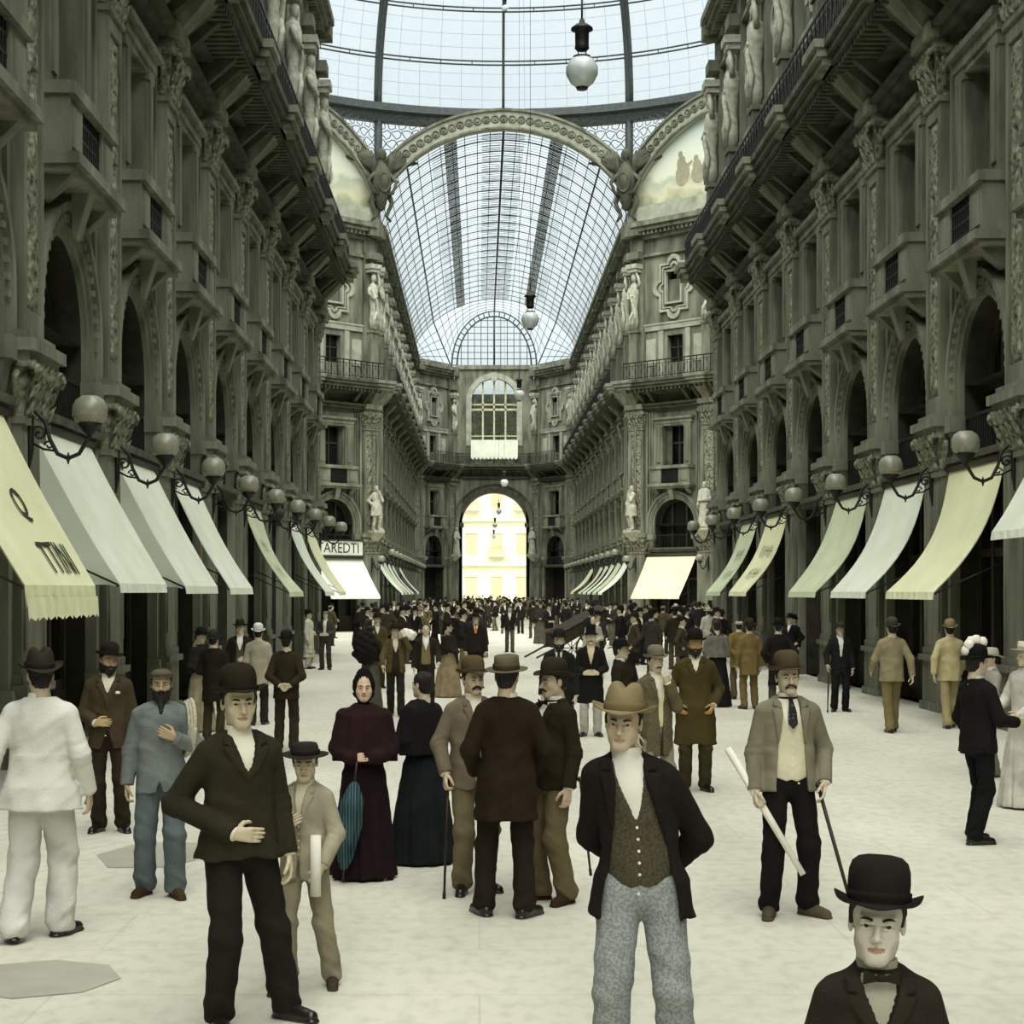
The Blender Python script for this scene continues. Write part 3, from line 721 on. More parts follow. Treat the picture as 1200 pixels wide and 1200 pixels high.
# winged cartouches at the arch springings
def cartouche():
    m=MB()
    m.lathe([(.01,-1.3),(.18,-1.2),(.3,-.8),(.5,-.3),(.5,.2),(.34,.6),(.2,.8),(.14,1.0)],10,(0,-.35,0)); m.lathe([(.01,.9),(.2,1.0),(.24,1.2),(.14,1.4),(.01,1.45)],9,(0,-.45,0))
    for s in (-1,1):
        for k in range(6):
            a=.35+.22*k; L_=1.7-.15*k
            m.tube([(s*.3,-.3,.5-.1*k),(s*(.3+L_*.5*math.cos(a-.3)),-.42,.55+L_*.5*math.sin(a)),(s*(.3+L_*math.cos(a-.1)),-.3,.4+L_*math.sin(a))],[.15,.16,.05],6)
        m.tube([(s*.3,-.4,.4),(s*.75,-.5,0),(s*.5,-.6,-.5),(s*.15,-.6,-.6)],[.12,.1,.09,.08],6)
        m.tube([(s*.3,-.3,-.3),(s*.55,-.35,-.9),(s*.25,-.4,-1.5),(s*.5,-.3,-1.7)],[.14,.13,.1,.06],6)
    m.tube([(.3*math.cos(a),-.78,-.1+.42*math.sin(a)) for a in [2*PI*j/10 for j in range(11)]],.06,5,cap=False)
    return m.mesh('winged_cartouche',M['stone_dark'])
CT=cartouche()
for k in (-1,1):
    th=k*PI/8
    o=link('winged_cartouche',CT,None,(OC[0]+17.2/math.cos(PI/8)*math.sin(th),OC[1]+17.2/math.cos(PI/8)*math.cos(th),25.6),-th,(1.15,1.15,1.3))
    tag(o,'winged heraldic carving at the springing of the %s side of the great arch'%('left' if k<0 else 'right'),'carving','winged carvings under the dome')
# ---- world, sun
w=bpy.data.worlds.new('sky'); sc.world=w; w.use_nodes=True; nt=w.node_tree; bg=nt.nodes['Background']
tc=nt.nodes.new('ShaderNodeTexCoord'); ns=nt.nodes.new('ShaderNodeTexNoise'); ns.inputs['Scale'].default_value=3; nt.links.new(tc.outputs['Generated'],ns.inputs['Vector'])
r=nt.nodes.new('ShaderNodeValToRGB'); r.color_ramp.elements[0].color=(.76,.88,.93,1); r.color_ramp.elements[1].color=(.86,.94,.97,1); nt.links.new(ns.outputs['Fac'],r.inputs[0]); nt.links.new(r.outputs[0],bg.inputs[0]); bg.inputs[1].default_value=.8
sl=bpy.data.lights.new('sun','SUN'); sl.energy=9.2; sl.angle=math.radians(85); sl.color=(1,.985,.93)
so=bpy.data.objects.new('sun',sl); COL.objects.link(so); so.rotation_euler=(math.radians(26),0,math.radians(-6)); so.location=(0,-20,40)
vs_=sc.view_settings; vs_.view_transform='Standard'; vs_.look='None'; vs_.gamma=1; vs_.use_curve_mapping=False; vs_.exposure=.32
sc.cycles.max_bounces=6; sc.cycles.transparent_max_bounces=24; sc.cycles.diffuse_bounces=3
# ================================================================== awnings
AW=0
def awning(root_o, x, hw, mat, label, group, y0=.12, y1=-1.06, z0=4.5, z1=2.34, sag=.16, flap=0, fringe=False, words=None, marks=0, seed=0):
    e=empty('awning',root_o.matrix_world@Vector((x,-.0,0)),root_o.rotation_euler.z); tag(e,label,'awning',group)
    rnd=random.Random(seed); nx,nt_=14,14; th=.012
    def P(u,t):
        s=sag*(.8+.2*math.cos(u*2+seed)); y=y0+(y1-y0)*t - (y1-y0)*s*.7*math.sin(PI*t); z=z0+(z1-z0)*t - s*math.sin(PI*t)*.55
        z+=.012*math.sin(u*9+t*5+seed)*math.sin(PI*t)
        return (u*hw*(1-.02*t),y,z)
    m=MB(); 
    for off,fl in ((0,0),(-th,1)):
        vs=[(p[0],p[1]+off*-.6,p[2]+off) for j in range(nt_+1) for i in range(nx+1) for p in [P(-1+2*i/nx,j/nt_)]]
        fs=[(j*(nx+1)+i,j*(nx+1)+i+1,(j+1)*(nx+1)+i+1,(j+1)*(nx+1)+i) for j in range(nt_) for i in range(nx)]
        m.add(vs,[tuple(reversed(f)) for f in fs] if not fl else fs,0,True)
    link('canvas',m.mesh('canvas',mat),e)
    m=MB(); n=28; h=.13 if not fringe else .26
    vs=[]; 
    for i in range(n+1):
        u=-1+2*i/n; p=P(u,1); w_=.015*math.sin(i*1.9)
        hh=h-(.04 if (i%2 and fringe) else 0)
        vs+=[(p[0],p[1],p[2]),(p[0],p[1]-.02+w_,p[2]-hh)]
    m.add(vs,[(2*i,2*i+2,2*i+3,2*i+1) for i in range(n)],0); m.box(-hw*.98,hw*.98,y1+.0,y1+.04,z1-.05,z1-.02,1)
    if fringe: m.add([(v[0],v[1]-.03,v[2]-.13) for v in vs],[(2*i,2*i+2,2*i+3,2*i+1) for i in range(n)],0)
    link('valance',m.mesh('valance',[mat,M['wood']]),e)
    m=MB(); m.tube([(-hw-.1,y0+.02,z0+.05),(hw+.1,y0+.02,z0+.05)],.09,8); m.box(-hw-.1,hw+.1,y0-.02,y0+.16,z0+.1,z0+.2); link('roller',m.mesh('roller',M['wood']),e)
    for s in (-1,1):
        m=MB(); m.tube([(s*(hw-.03),y0+.1,z1+.55),(s*(hw-.03),y1+.02,z1-.02)],.016,6); m.tube([(s*(hw-.03),y0+.14,0.02),(s*(hw-.03),y0+.14,z0)],.018,5) if 0 else None
        link('arm',m.mesh('arm',M['iron']),e)
    if flap:
        m=MB(); s=flap; rows=[]; N_=12
        for i in range(N_+1):
            t=i/N_; p=P(s,t); q=(p[0]-s*.02,y0+.02+(.0),z1+.05)
            # lower edge bellies outwards between the wall and the front bar
            rows+= [p,(p[0]-s*.02-s*.12*math.sin(PI*t), y0+(y1-y0)*t**1.6*.98, max(z1-.02,p[2]-.55-1.5*t*(1-t)*1.2) if t<1 else z1-.05)]
        m.add(rows,[(2*i,2*i+2,2*i+3,2*i+1) for i in range(N_)],0,True); link('side_flap',m.mesh('side_flap',mat),e)
    def onto(me,u0,t0):
        L_=math.dist(P(0,0)[1:],P(0,1)[1:])
        for v in me.vertices:
            u=(v.co.x)/hw+u0; t=t0-v.co.y/L_; p=P(max(-1,min(1,u)),max(0,min(1,t)))
            v.co=Vector((u*hw,p[1]-.016-v.co.z,p[2]+.012+v.co.z))
        return me
    for wd in (words or []):
        txt,size,u0,t0,sx=wd; link('lettering',onto(text_mesh(txt,size,M['ink'],.002,sx),u0,t0),e)
    if marks:
        m=MB(); rnd=random.Random(marks)
        for r_ in (.42,.72):
            for i in range(9):
                x0=-.85+.19*i+rnd.random()*.04; hgt=.14+.08*rnd.random()
                m.add([(x0,-hgt,0),(x0+.035,-hgt,0),(x0+.06,hgt*.9,0),(x0+.02,hgt,0)],[(0,1,2,3)])
                if rnd.random()<.6: m.add([(x0,0,0),(x0+.13,.01,0),(x0+.13,.04,0),(x0,.03,0)],[(0,1,2,3)])
            me=m.mesh('lettering',M['ink']); link('lettering',onto(me,0,r_),e); m=MB()
    return e
bpy.context.view_layer.update()
C0,C1,C2=M['canvas'],M['canvas_yellow'],M['canvas_green']
gl='shop awnings along the left arcade'; gr='shop awnings along the right arcade'
awning(wl,20.0-.3,1.7,C1,'pale awning with dark lettering and a fringed hem at the left edge of the photo',gl,fringe=True,words=[('TTINI',.62,.30,.86,.85),('Q',.55,.12,.55,1.)],seed=1,sag=.05)
awning(wl,25.0-.5,1.75,C0,'large plain pale green awning, second from the left edge, with a slack side curtain',gl,flap=-1,seed=2,sag=.05,z1=2.38)
awning(wl,30.0-.4,1.75,C0,'plain pale awning, third from the left edge, with a side curtain fold',gl,flap=-1,seed=3,sag=.05,z1=2.36)
awning(wl,35.0-.5,1.7,C0,'narrow looking pale awning, fourth from the left edge, beside a bare shop bay',gl,seed=4,sag=.08)
awning(wl,45.0-.2,1.75,C2,'greenish awning with dark lettering standing alone between bare bays on the left',gl,marks=3,seed=5,sag=.22,z1=2.26)
awning(wl,55.0-.2,1.7,C0,'steep pale awning just before the last one of the left near arcade',gl,seed=6,sag=.22,z1=2.26)
awning(wl,60.0-.3,1.6,C1,'last yellowish awning of the left near arcade, next to the octagon corner',gl,seed=7,sag=.2,z1=2.26)
awning(wr,-25.1,1.7,C0,'partly rolled-up white awning at the right edge of the photo',gr,y1=-.6,z1=3.2,seed=8,sag=.06)
awning(wr,-30.1,1.7,C1,'large yellowish curved awning, nearest full one on the right arcade',gr,seed=9,sag=.3,z1=2.26)
awning(wr,-35.1,1.7,C0,'pale curved awning, second full one from the right',gr,seed=10,sag=.26,z1=2.26)
awning(wr,-40.1,1.7,C2,'pale green curved awning, third from the right, beside a bare pier',gr,seed=11,sag=.26,z1=2.26)
awning(wr,-50.1,1.7,C1,'curved awning with rows of dark lettering, nearer of the two lettered ones on the right',gr,marks=5,seed=12,sag=.26,z1=2.26)
awning(wr,-55.3,1.7,C2,'curved awning with rows of dark lettering, farther of the two lettered ones on the right',gr,marks=6,seed=13,sag=.26,z1=2.26)
awning(dr,2.9,1.75,C1,'bright yellow awning on the diagonal front right of the octagon',None,y1=-1.35,z0=4.25,z1=1.98,seed=14,sag=.05)
awning(dl,-2.9,1.85,C0,'wide white awning under the lettered board left of the octagon',None,y1=-1.5,z0=4.15,z1=1.98,seed=15,sag=.05)
ff='shop awnings in the far arcade'
for i,mt,lb in ((0,C0,'first'),(1,C2,'second'),(2,C0,'third'),(3,C0,'fourth'),(5,C0,'last')):
    awning(fl,FY0+5.1*i+2.55,1.8,mt,'%s small awning from the octagon along the far left arcade'%lb,ff,y1=-1.3,seed=20+i,sag=.15,z0=4.1,z1=2.2)
for i,mt,lb in ((0,C0,'first'),(1,C2,'second'),(2,C0,'third'),(3,C0,'fourth'),(4,C1,'fifth'),(6,C1,'last')):
    awning(fr,-(FY0+5.1*i+2.55),1.8,mt,'%s small awning from the octagon along the far right arcade'%lb,ff,y1=-1.5,seed=30+i,sag=.2,z0=4.1,z1=2.2)
# balcony awning under the far arched window
e=empty('balcony_awning',(XC,YE,0)); tag(e,'white awning with scalloped hem below the great far window','awning')
m=MB(); m.box(-2.2,2.2,-1.25,-.2,16.35,16.45); m.quad((-2.2,-1.25,16.35),(2.2,-1.25,16.35),(2.2,-1.32,14.9),(-2.2,-1.32,14.9))
for s in (-2.2,2.2): m.quad((s,-1.25,16.4),(s,-.1,16.4),(s,-.1,14.9),(s,-1.32,14.9))
link('canvas',m.mesh('canvas',C0),e); m=MB()
for i in range(12):
    x=-2.2+4.4*(i+.5)/12; n=8; m.add([(x+.183*math.cos(a),-1.33,14.9+.28*math.sin(a)) for a in [PI+PI*j/n for j in range(n+1)]],[tuple(range(n+1))])
link('scalloped_hem',m.mesh('scalloped_hem',C0),e)
m=MB(); 
for s in (-2.1,2.1): m.tube([(s,-.1,15.5),(s,-1.3,14.92)],.03,5)
link('frame',m.mesh('frame',M['iron']),e)
# sign board
bo=empty('sign_board',dl.matrix_world@Vector((-3.0,0,0)),dl.rotation_euler.z); tag(bo,'white board with dark capital letters above the wide awning left of the octagon','sign')
m=MB(); m.box(-1.8,1.8,-.12,-.05,4.3,5.1); link('board',m.mesh('board',M['sign']),bo); m=MB(); m.box(-1.9,1.9,-.16,0,4.18,4.3); m.box(-1.9,1.9,-.18,0,5.1,5.18); link('frame',m.mesh('frame',M['wood']),bo)
tm=text_mesh('TAREDTI',.82,M['ink'],.01,.95)
for v in tm.vertices: v.co=Vector((v.co.x,-.125-v.co.z,v.co.y+4.68))
link('lettering',tm,bo)
# ================================================================== wall lamps
def lamp_parts():
    b=MB(); z=4.2
    b.tube([(0,0,z-.35),(0,-.03,z-.1),(0,-.03,z+.45),(0,-.0,z+.55)],[.02,.045,.045,.02],7)
    b.tube([(0,-.02,z+.42),(0,-.1,z+.40),(0,-.22,z+.28),(0,-.28,z+.05),(0,-.38,z-.14),(0,-.52,z-.2),(0,-.66,z-.14),(0,-.76,z+.02),(0,-.8,z+.08)],.028,8)
    def sp(cy,cz,r,t,d=1): return [(0,cy+d*r*(1-.06*j)*math.cos(j*.6),cz+r*(1-.06*j)*math.sin(j*.6)) for j in range(t)]
    b.tube(sp(-.14,z+.12,.11,15),.018,6); b.tube(sp(-.27,z-.03,.06,12),.014,5); b.tube([(0,-.05,z),(0,-.2,z-.08),(0,-.33,z-.1)],.016,5)
    b.tube([(0,-.52,z-.2),(0,-.52,z-.28)],[.03,.006],6); b.tube([(0,-.52,z-.2),(0,-.52,z-.12)],[.03,.006],6)
    c=MB(); c.lathe([(.0,.06),(.03,.06),(.035,.1),(.08,.13),(.15,.22),(.165,.24),(.15,.25),(.0,.25)],16,(0,-.8,z))
    g=MB(); g.lathe([(.0,.235),(.12,.24),(.20,.30),(.23,.39),(.222,.48),(.18,.56),(.12,.60),(.11,.61),(.0,.61)],24,(0,-.8,z))
    for k in range(20):     # beaded net round the lower half
        for q in range(3):
            a=2*PI*(k+.5*q)/20; zz=.28+.04*q; r=.185+.018*q; g.box(r*math.cos(a)-.007,r*math.cos(a)+.007,-.8+r*math.sin(a)-.007,-.8+r*math.sin(a)+.007,z+zz-.007,z+zz+.007,1)
    return b.mesh('bracket',M['iron']),c.mesh('cup',M['iron']),g.mesh('globe',[M['globe'],M['stone_light']])
LB,LC,LG=lamp_parts()
def wlamp(root,x,label,group,dz=0,dy=0):
    p=root.matrix_world@Vector((x,0+dy,dz)); e=empty('wall_lamp',p,root.rotation_euler.z); tag(e,label,'lamp',group)
    link('bracket',LB,e); link('cup',LC,e); link('globe',LG,e); return e
ords=['nearest','second','third','fourth','fifth','sixth','seventh','eighth','ninth','tenth']
for n in range(8,-1,-1):
    wlamp(wl,PY[n]-(.3 if n==8 else 0),'%s globe lamp on a scrolled iron bracket along the left arcade'%ords[8-n],'globe lamps of the left arcade')
for n in range(7,-1,-1):
    wlamp(wr,-PY[n],'%s globe lamp on a scrolled iron bracket along the right arcade'%ords[7-n],'globe lamps of the right arcade',.04)
for n in range(0,NF+1):
    wlamp(fl,FY0+5.1*n,'small far globe lamp in the row along the far left arcade','globe lamps of the far left arcade',-.1)
    wlamp(fr,-(FY0+5.1*n),'small far globe lamp in the row along the far right arcade','globe lamps of the far right arcade',-.1)
for root,f,sd in ((dr,1,'right'),(dl,-1,'left')):
    wlamp(root,f*.42,'globe lamp on the octagon corner pier at the mouth of the far arm, %s side'%sd,None,-.5)
    wlamp(root,f*5.62,'globe lamp on the second pier of the diagonal front, %s side'%sd,None,-.5)
# ================================================================== hanging lamps
def hang():
    r=MB(); r.tube([(0,0,.9),(0,0,20)],.006,5); 
    c=MB(); c.lathe([(0,.72),(.03,.72),(.04,.67),(.08,.65),(.145,.60),(.15,.575),(.095,.56),(.092,.36),(.10,.33),(.07,.295),(.0,.29)],20); c.tube([(.05,0,.2),(.05,0,.31)],.008,4); c.tube([(-.05,0,.2),(-.05,0,.31)],.008,4)
    c.lathe([(0,.235),(.12,.22),(.13,.19),(.0,.19)],16); c.tube([(0,0,.7),(0,0,1.0)],.016,6)
    g=MB(); g.lathe([(.0,-.2),(.08,-.2),(.16,-.13),(.215,-.02),(.215,.07),(.17,.16),(.11,.205),(.0,.21)],24)
    k=MB(); k.lathe([(0,-.23),(.07,-.23),(.085,-.2),(.08,-.185),(0,-.18)],14)
    return r.mesh('rod',M['iron']),c.mesh('housing',M['iron']),g.mesh('globe',M['globe_white']),k.mesh('finial',M['iron'])
HR,HH,HGm,HK=hang()
def hlamp(x,y,z,label,s=1.,top=29.3,group='lamps hanging down the middle'):
    e=empty('hanging_lamp',(x,y,z)); tag(e,label,'lamp',group); e.scale=(s,s,s)
    r=link('rod',HR,e); r.scale=(1,1,(top-z)/s/20); r.location=(0,0,.9*(1-r.scale[2]))
    for n,me in (('housing',HH),('globe',HGm),('finial',HK)): link(n,me,e)
hlamp(XC,23.0,9.26,'large white globe lamp with black housing hanging nearest the camera, seen against the dome')
hlamp(XC,46.5,9.65,'second hanging globe lamp, seen against the glass vault',1.12)
hlamp(XC,59.5,9.1,'third hanging globe lamp, seen before the great far window',.9)
hlamp(XC,95,8.3,'fourth hanging globe lamp, just above the far archway',1.0,29.0)
hlamp(XC+.1,131,8.4,'small hanging globe lamp inside the top of the far archway view',1.,29.0)
hlamp(XC,153,8.2,'small hanging globe lamp in the middle of the far archway view',1.0,29.0)
hlamp(XC,166,7.6,'lowest small hanging globe lamp in the far archway view',1.0,24.0)
hlamp(XC,92,33.7,'small white globe hanging high up in the dome',.8,42.0,None)
# ================================================================== far square outside
e=empty('building',(0,222,0)); tag(e,'sunlit cream building across the square, seen through the far archway','building')
m=MB(); m.box(-45,50,0,8,0,26); link('facade',m.mesh('facade',M['plaster_pale']),e)
m=MB(); m.box(-45,50,-.6,0,5.6,6.0); m.box(-45,50,-.5,0,11.4,11.7); m.box(-45,50,-.9,0,20,20.6); link('string_course',m.mesh('string_course',M['plaster_pale']),e)
for i in range(9):
    for j,(z0_,z1_) in enumerate(((1,4.2),(7,9.8),(13,15.6))):
        x=-11+3.3*i; m=MB(); m.box(x-.75,x+.75,-.02,.05,z0_,z1_,0); m.box(x-.95,x+.95,-.15,0,z1_,z1_+.2,1)
        if j and (i+j)%2: m.box(x-1.1,x+1.1,-.8,0,z0_-.2,z0_,1); m.box(x-1.1,x+1.1,-.8,-.74,z0_,z0_+.8,0)
        link('window',m.mesh('window',[M['plaster_shade'],M['plaster_pale']]),e)
# ================================================================== distance fields and people
f32=np.float32
def grid(lo,hi,h):
    ax=[np.arange(l-h,u+2*h,h,dtype=f32) for l,u in zip(lo,hi)]
    return np.meshgrid(*ax,indexing='ij'),ax
def nets(fn,lo,hi,h):
    """surface nets: vertices and quads of fn=0"""
    (X,Y,Z),ax=grid(lo,hi,h); D=fn(X,Y,Z).astype(f32); S=D<0
    nx,ny,nz=D.shape; cnt=np.zeros((nx-1,ny-1,nz-1),f32); acc=np.zeros((nx-1,ny-1,nz-1,3),f32)
    c=[(i,j,k) for i in (0,1) for j in (0,1) for k in (0,1)]
    sl=lambda o:(slice(o[0],nx-1+o[0]),slice(o[1],ny-1+o[1]),slice(o[2],nz-1+o[2]))
    for a in c:
        for d in range(3):
            if a[d]==0:
                b=list(a); b[d]=1; b=tuple(b); da,db=D[sl(a)],D[sl(b)]; cr=S[sl(a)]!=S[sl(b)]
                t=np.where(cr,da/np.where(cr,da-db,1),0); cnt+=cr
                for q in range(3): acc[...,q]+=np.where(cr,(a[q]+(t if q==d else 0)),0)
    on=cnt>0; idx=-np.ones(on.shape,np.int64); idx[on]=np.arange(on.sum())
    I=np.argwhere(on); V=(acc[on]/cnt[on][:,None]+I)*h+np.array([ax[0][0],ax[1][0],ax[2][0]],f32)
    F=[]
    for d in range(3):
        e=[1,1,1]; e[d]=0; u,v=[q for q in range(3) if q!=d]
        s0=[slice(1,n-1) for n in (nx,ny,nz)]; s0[d]=slice(0,(nx,ny,nz)[d]-1); s1=list(s0); s1[d]=slice(1,(nx,ny,nz)[d])
        A=S[tuple(s0)]; Bq=S[tuple(s1)]; P=np.argwhere(A!=Bq)
        if len(P)==0: continue
        inside=A[tuple(P.T)]; P=P+np.array([1 if q!=d else 0 for q in range(3)])
        def g(du,dv):
            Q=P.copy(); Q[:,u]-=du; Q[:,v]-=dv; return idx[tuple(Q.T)]
        q=np.stack([g(1,1),g(0,1),g(0,0),g(1,0)],1)
        flip=inside if d!=1 else ~inside
        q=np.where(flip[:,None],q,q[:,::-1]); F.append(q)
    return V,np.concatenate(F)
def smin(a,b,k):
    h=np.clip(.5+.5*(b-a)/k,0,1); return b+(a-b)*h-k*h*(1-h)
def smax(a,b,k): return -smin(-a,-b,k)
def cap(X,Y,Z,a,b,ra,rb=None,sy=1.,sx=1.):
    rb=ra if rb is None else rb
    ax,ay,az=a; dx,dy,dz=b[0]-ax,b[1]-ay,b[2]-az; L=dx*dx+dy*dy+dz*dz+1e-12
    px,py,pz=X-ax,Y-ay,Z-az; t=np.clip((px*dx+py*dy+pz*dz)/L,0,1)
    return np.sqrt(((px-t*dx)/sx)**2+((py-t*dy)/sy)**2+(pz-t*dz)**2)-(ra+(rb-ra)*t)
def ell(X,Y,Z,c,r):
    x,y,z=(X-c[0]),(Y-c[1]),(Z-c[2]); k0=np.sqrt((x/r[0])**2+(y/r[1])**2+(z/r[2])**2); k1=np.sqrt((x/r[0]**2)**2+(y/r[1]**2)**2+(z/r[2]**2)**2)+1e-9
    return k0*(k0-1)/k1
def wrinkle(X,Y,Z,a,s=0.):
    return a*(np.sin(Z*38+X*17+s)+np.sin(Z*21-X*33+Y*25+s*2)+.6*np.sin(Z*70+Y*30+X*45+s))/2.4
def to_mesh(name,V,Fq,mats,mi=None):
    me=bpy.data.meshes.new(name); n=len(V); nf=len(Fq)
    me.vertices.add(n); me.vertices.foreach_set('co',np.asarray(V,f32).ravel())
    me.loops.add(nf*4); me.loops.foreach_set('vertex_index',np.asarray(Fq,np.int32).ravel())
    me.polygons.add(nf); me.polygons.foreach_set('loop_start',np.arange(0,nf*4,4,dtype=np.int32)); 
    try: me.polygons.foreach_set('loop_total',np.full(nf,4,np.int32))
    except Exception: pass
    me.polygons.foreach_set('use_smooth',np.ones(nf,bool))
    for m in (mats if isinstance(mats,(list,tuple)) else [mats]): me.materials.append(m)
    if mi is not None: me.polygons.foreach_set('material_index',np.asarray(mi,np.int32))
    me.update(calc_edges=True); me.validate(); return me
RESH=[dict(head=.0032,hand=.0042,cloth=.0095,body=.014,shoe=.007),dict(head=.0062,hand=.0075,cloth=.014,body=.022,shoe=.012),dict(head=.016,hand=.02,cloth=.026,body=.05,shoe=.026)]
# ---------------- head
def head_sdf(X,Y,Z,p):
    jw=p.get('jaw',1.); X=np.abs(X)
    d=ell(X,Y,Z,(0,.012,.03),(.0735,.093,.088))
    d=smin(d,ell(X,Y,Z,(0,-.022,-.05),(.056*jw,.062,.064)),.035)
    d=smin(d,cap(X,Y,Z,(.043*jw,.002,-.056),(.018*jw,-.062,-.098),.017,.016),.03)
    d=smin(d,ell(X,Y,Z,(0,-.064,-.066),(.036,.022,.030)),.02)
    d=smin(d,ell(X,Y,Z,(0,-.068,-.098),(.024*jw,.018,.018)),.022)
    d=smin(d,ell(X,Y,Z,(.04*jw,-.050,-.028),(.024,.026,.028)),.02)
    d=smin(d,cap(X,Y,Z,(0,-.080,.020),(.04,-.068,.020),.0115),.012)
    d=smax(d,-ell(X,Y,Z,(.031,-.093,.001),(.0185,.018,.0125)),.008)
    n=p.get('nose',1.)
    d=smin(d,cap(X,Y,Z,(0,-.082,.010),(0,-.084-.026*n,-.032),.0075,.0115),.010)
    d=smin(d,ell(X,Y,Z,(.0125,-.094,-.035),(.0085,.011,.008)),.006)
    d=smin(d,cap(X,Y,Z,(0,-.0868,-.0622),(.024,-.0765,-.0650),.0046,.0028),.005)
    d=smin(d,cap(X,Y,Z,(0,-.0856,-.0735),(.021,-.0765,-.0710),.0054,.003),.006)
    d=smax(d,-cap(X,Y,Z,(0,-.0935,-.0678),(.027,-.0815,-.0680),.0030),.002)
    d=smin(d,cap(X,Y,Z,(.015,-.0860,.0072),(.046,-.0735,.0058),.0050),.004)      # upper lid
    d=smin(d,cap(X,Y,Z,(.018,-.0835,-.0082),(.044,-.0735,-.0082),.0042),.004)       # lower lid
    e=ell(X,Y,Z,(.0745,.012,-.006),(.009,.019,.031)); e=smax(e,-ell(X,Y,Z,(.084,.006,-.004),(.006,.010,.018)),.004)
    d=smin(d,e,.006)
    return smin(d,cap(X,Y,Z,(0,.022,-.085),(0,.040,-.2),.054*p.get('neck',1.),.062),.03)
HC={}
def head_part(lvl,p):
    key=(lvl,tuple(sorted(p.items())))
    if key not in HC:
        V,Fq=nets(lambda X,Y,Z: head_sdf(X,Y,Z,p),(-.09,-.13,-.2),(.09,.115,.122),RESH[lvl]['head'])
        c=V[Fq].mean(1); lips=(np.abs(c[:,0])<.0235)&(c[:,2]>-.0790+np.abs(c[:,0])*.25)&(c[:,2]<-.0580-np.abs(c[:,0])*.2)&(c[:,1]<-.078)
        HC[key]=(V,Fq,lips.astype(np.int32))
    return HC[key]
def hair_mesh(kind,lvl,mat):
    key=('hair',kind,lvl,mat.name)
    if key in HC: return HC[key]
    h=RESH[lvl]['head']*1.3
    def fn(X,Y,Z):
        Xa=np.abs(X); d=ell(X,Y,Z,(0,.017,.033),(.0805,.0985,.091)); w_=.0022*np.sin(X*260+Z*60)+.0015*np.sin(Y*300+Z*90)
        if kind=='short':
            d=np.maximum(d,-(Y+.022+.75*(Z-.03))); d=np.maximum(d,-.062-.25*Y-Z); d=smin(d,np.maximum(ell(X,Y,Z,(0,.045,-.03),(.060,.06,.06)),-Y+.012),.02)
            d=smin(d,cap(Xa,Y,Z,(.072,-.012,.03),(.072,-.004,-.004),.006),.006)
        elif kind=='long':
            d=np.maximum(d,-(Y+.038+.5*(Z-.03))); d=smin(d,ell(X,Y,Z,(0,.06,-.04),(.075,.06,.09)),.02)
        elif kind=='bun':
            d=np.maximum(d,-(Y+.045+.5*(Z-.03))); d=smin(d,ell(X,Y,Z,(0,.05,-.03),(.07,.055,.06)),.02); d=smin(d,ell(X,Y,Z,(0,.085,.06),(.05,.045,.05)),.015)
        elif kind=='bonnet':
            d=np.maximum(ell(X,Y,Z,(0,.03,.02),(.098,.105,.115)),-(Y+.045+.1*Z)); d=smin(d,ell(X,Y,Z,(0,.03,.12),(.055,.05,.05)),.04); d=np.maximum(d,-ell(X,Y,Z,(0,-.06,-.02),(.07,.06,.105)))
            d=smin(d,cap(Xa,Y,Z,(.085,.0,-.05),(.03,-.07,-.12),.012),.01)
        return d+w_
    V,Fq=nets(fn,(-.13,-.12,-.16),(.13,.16,.2),h); HC[key]=to_mesh('hair',V,Fq,mat); return HC[key]
def beard_mesh(kind,lvl,mat):
    key=('beard',kind,lvl,mat.name)
    if key in HC: return HC[key]
    def fn(X,Y,Z):
        Xa=np.abs(X); n_=.0025*np.sin(X*420+Z*70)+.0012*np.sin(Z*300)
        m_=cap(Xa,Y,Z,(.0,-.101,-.049),(.026,-.092,-.058),.0075,.006); m_=smin(m_,cap(Xa,Y,Z,(.026,-.092,-.058),(.042,-.078,-.064),.0055,.002),.006)
        if kind=='moustache': return m_+n_*.6
        if kind=='walrus':
            m_=smin(m_,cap(Xa,Y,Z,(.022,-.092,-.058),(.036,-.082,-.078),.009,.004),.006); return m_+n_*.7
        b=smax(head_sdf(X,Y,Z,{})-.011,Z+.050+.35*np.maximum(Xa-.03,0)*-1.,.01); b=np.maximum(b,Y-.015); b=np.maximum(b,-ell(X,Y,Z,(0,-.1,-.068),(.022,.03,.008)))
        L=.20 if kind=='long' else .135
        b=np.maximum(b,-.125-Z)
        b=smin(b,cap(X,Y,Z,(0,-.068,-.10),(0,-.078-(.062 if kind=='long' else 0),-L-.01),.036 if kind=='long' else .026,.012,sy=.7),.03)
        return np.minimum(b,m_)+n_
    V,Fq=nets(fn,(-.09,-.18,-.25),(.09,.03,-.03),max(.0038,RESH[lvl]['head']*1.1)); HC[key]=to_mesh('beard',V,Fq,mat); return HC[key]
def eye_mesh(open_=.8):
    if 'eye' in HC: return HC['eye']
    m=MB(); n=16; rings=[0,18,34,42,60,90,130]; vs=[(0,-.0122,0)]
    for a in rings[1:]:
        for k in range(n): t=2*PI*k/n; r=.0118*math.sin(math.radians(a)); vs.append((r*math.cos(t),-.0122*math.cos(math.radians(a)),r*math.sin(t)))
    fs=[(0,1+k,1+(k+1)%n) for k in range(n)]; mi=[1]*n
    for j in range(len(rings)-2):
        for k in range(n): fs.append((1+j*n+k,1+j*n+n+k,1+j*n+n+(k+1)%n,1+j*n+(k+1)%n)); mi.append(1 if rings[j+1]<34 else 0)
    for f,i in zip(fs,mi): m.f.append(f); m.mi.append(i); m.sm.append(True)
    m.v=vs; HC['eye']=m.mesh('eye',[M['eye_white'],M['iris']]); return HC['eye']
